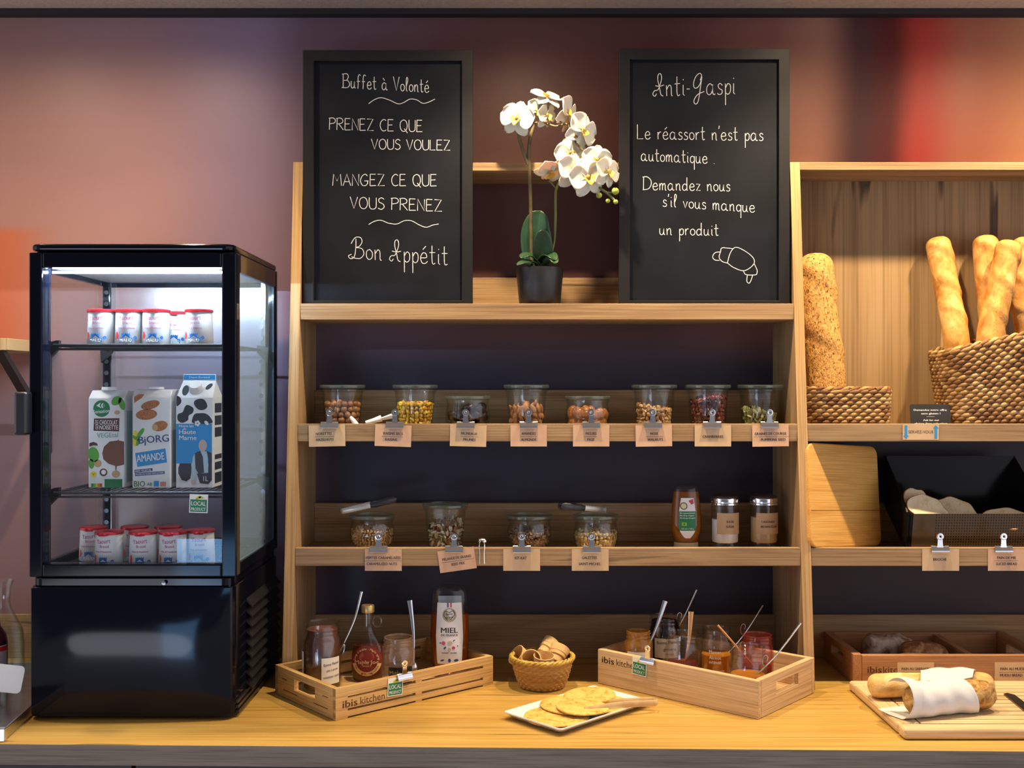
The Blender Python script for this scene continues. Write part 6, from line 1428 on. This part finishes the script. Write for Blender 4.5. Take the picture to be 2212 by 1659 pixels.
CRUMB = crust('brioche_crumb', [(.3, (.70, .48, .22)), (.5, (.82, .68, .44)), (.75, (.88, .78, .58))], 60, 300, .8)
def slice_(px, py, d, w, h, rot, seed, lb):
    rd = random.Random(seed); pts = spline([(cos(a) * w * rd.uniform(.9, 1.08) * (1 if abs(cos(a)) < .7 else 1.05), sin(a) * h * rd.uniform(.88, 1.1), 0) for a in [2 * pi * i / 14 for i in range(14)]], 4, True)
    t = thing('bread_slice', lb, 'bread', PT(px, py, d), rot, 'bread slices in the black bin')
    part('crumb', MB().prism([(p_[0], p_[1]) for p_ in pts], -.005, .005, 'y'), CRUMB, t, bevel=.001)
    c = MB(); c.tube([(p_[0], 0, p_[1]) for p_ in pts] + [(pts[0][0], 0, pts[0][1])], .0052, 6, flat=.35, up=(0, 0, 1)); part('crust', c, mat('brioche_crust', (.40, .16, .04), .5, noise=.4, nscale=80), t)
slice_(1978, 1085, 2.463, .030, .040, (R(-48), R(28), R(-10)), 1, 'bread slice highest at the left end of the black bin')
slice_(2002, 1100, 2.434, .044, .036, (R(-40), R(14), R(0)), 2, 'golden-edged bread slice at the left front of the black bin')
slice_(2056, 1108, 2.464, .052, .040, (R(-42), R(-4), R(4)), 3, 'pale ragged bread slice right of the golden-edged one in the bin')
slice_(2172, 1122, 2.434, .055, .030, (R(-48), R(0), R(-4)), 4, 'bread slice lying alone at the right of the black bin')

# ------------------------------------------------------------------ tray, carafe, bottle and card at the far left
tr = thing('steel_tray', 'brushed steel tray left of the fridge under the carafe', 'tray', (-.938, 1.992, ZT), R(6.5))
BRS = mat('brushed_steel', (.60, .58, .55), .28, metal=1.0, noise=.1, nscale=30)
part('tray_bed', MB().box(-.55, -.004, .004, .50, .004, .008), BRS, tr)
part('tray_rim', MB().box(-.55, 0, 0, .004, .0005, .022).box(-.004, 0, .004, .50, .0005, .022).box(-.55, -.004, .50, .504, .0005, .022), BRS, tr, bevel=.001)
part('corner_cap', MB().box(-.012, .001, -.001, .012, .0, .024), STEEL, tr, bevel=.001)
ZY = ZT + .0082
cf = thing('water_carafe', 'clear glass water carafe, half full, beside the left picture edge', 'carafe', (X(2, 2.40), 2.40, ZY))
co = [(0, 0), (.040, 0), (.0465, .004), (.0490, .02), (.0490, .075), (.0455, .105), (.0330, .130), (.0210, .155), (.0185, .172), (.0205, .195), (.0265, .2155)]
part('glass_body', MB().lathe(co + [(.0255, .2150), (.0190, .195), (.0170, .172), (.0195, .155), (.0315, .130), (.0440, .105), (.0475, .075), (.0475, .02), (.044, .006), (0, .005)], 44), CLEARG, cf, smooth=50)
part('water', MB().lathe([(0, .0055), (.043, .0065), (.0468, .02), (.0468, .075), (.0435, .1045), (0, .1045)], 40), glass('water', (.90, .93, .92), (.70, .76, .74), .02, 1.0), cf, smooth=50)
jb = thing('drink_bottle', 'small bottle of dark drink with a red-banded white label, at the picture edge', 'bottle', (X(-16, 2.30), 2.30, ZY))
part('bottle_wall', MB().lathe([(0, 0), (.028, 0), (.030, .003), (.030, .100), (.027, .118), (.016, .135), (.014, .150), (0, .150)], 32), mat('dark_juice', (.05, .01, .02), .12), jb, smooth=50)
part('label', patch(-.047, .047, .03, .098, roundsurf(.0303), 24), mat('pink_label', (.62, .42, .45), .5), jb, smooth=60); part('red_band', patch(-.047, .047, .086, .096, roundsurf(.0306), 24), REDI, jb, smooth=60); part('black_band', patch(-.047, .047, .052, .056, roundsurf(.0306), 24), BLACKI, jb, smooth=60)
gl = thing('small_glass', 'small clear glass standing on the tray at the left picture edge', 'glass', (X(-16, 2.17), 2.17, ZY))
part('glass_body', MB().lathe([(0, 0), (.024, 0), (.0255, .004), (.031, .075), (.0295, .075), (.0235, .007), (0, .006)], 32), JARG, gl, smooth=50)
wcd = thing('tent_card', 'rounded white card propped in front of the carafe on the tray', 'card', (X(-2, 2.12), 2.12, ZY), (R(-14), R(6), R(0)))
part('card', MB().prism(rrect(-.075, .032, .045, .098, .009), -.0008, .0008, 'y'), mat('white_card', (.80, .80, .80), .4), wcd); part('card_stem', MB().tube([(-.02, .001, .0), (-.02, .001, .05)], .002, 6), STEEL, wcd)
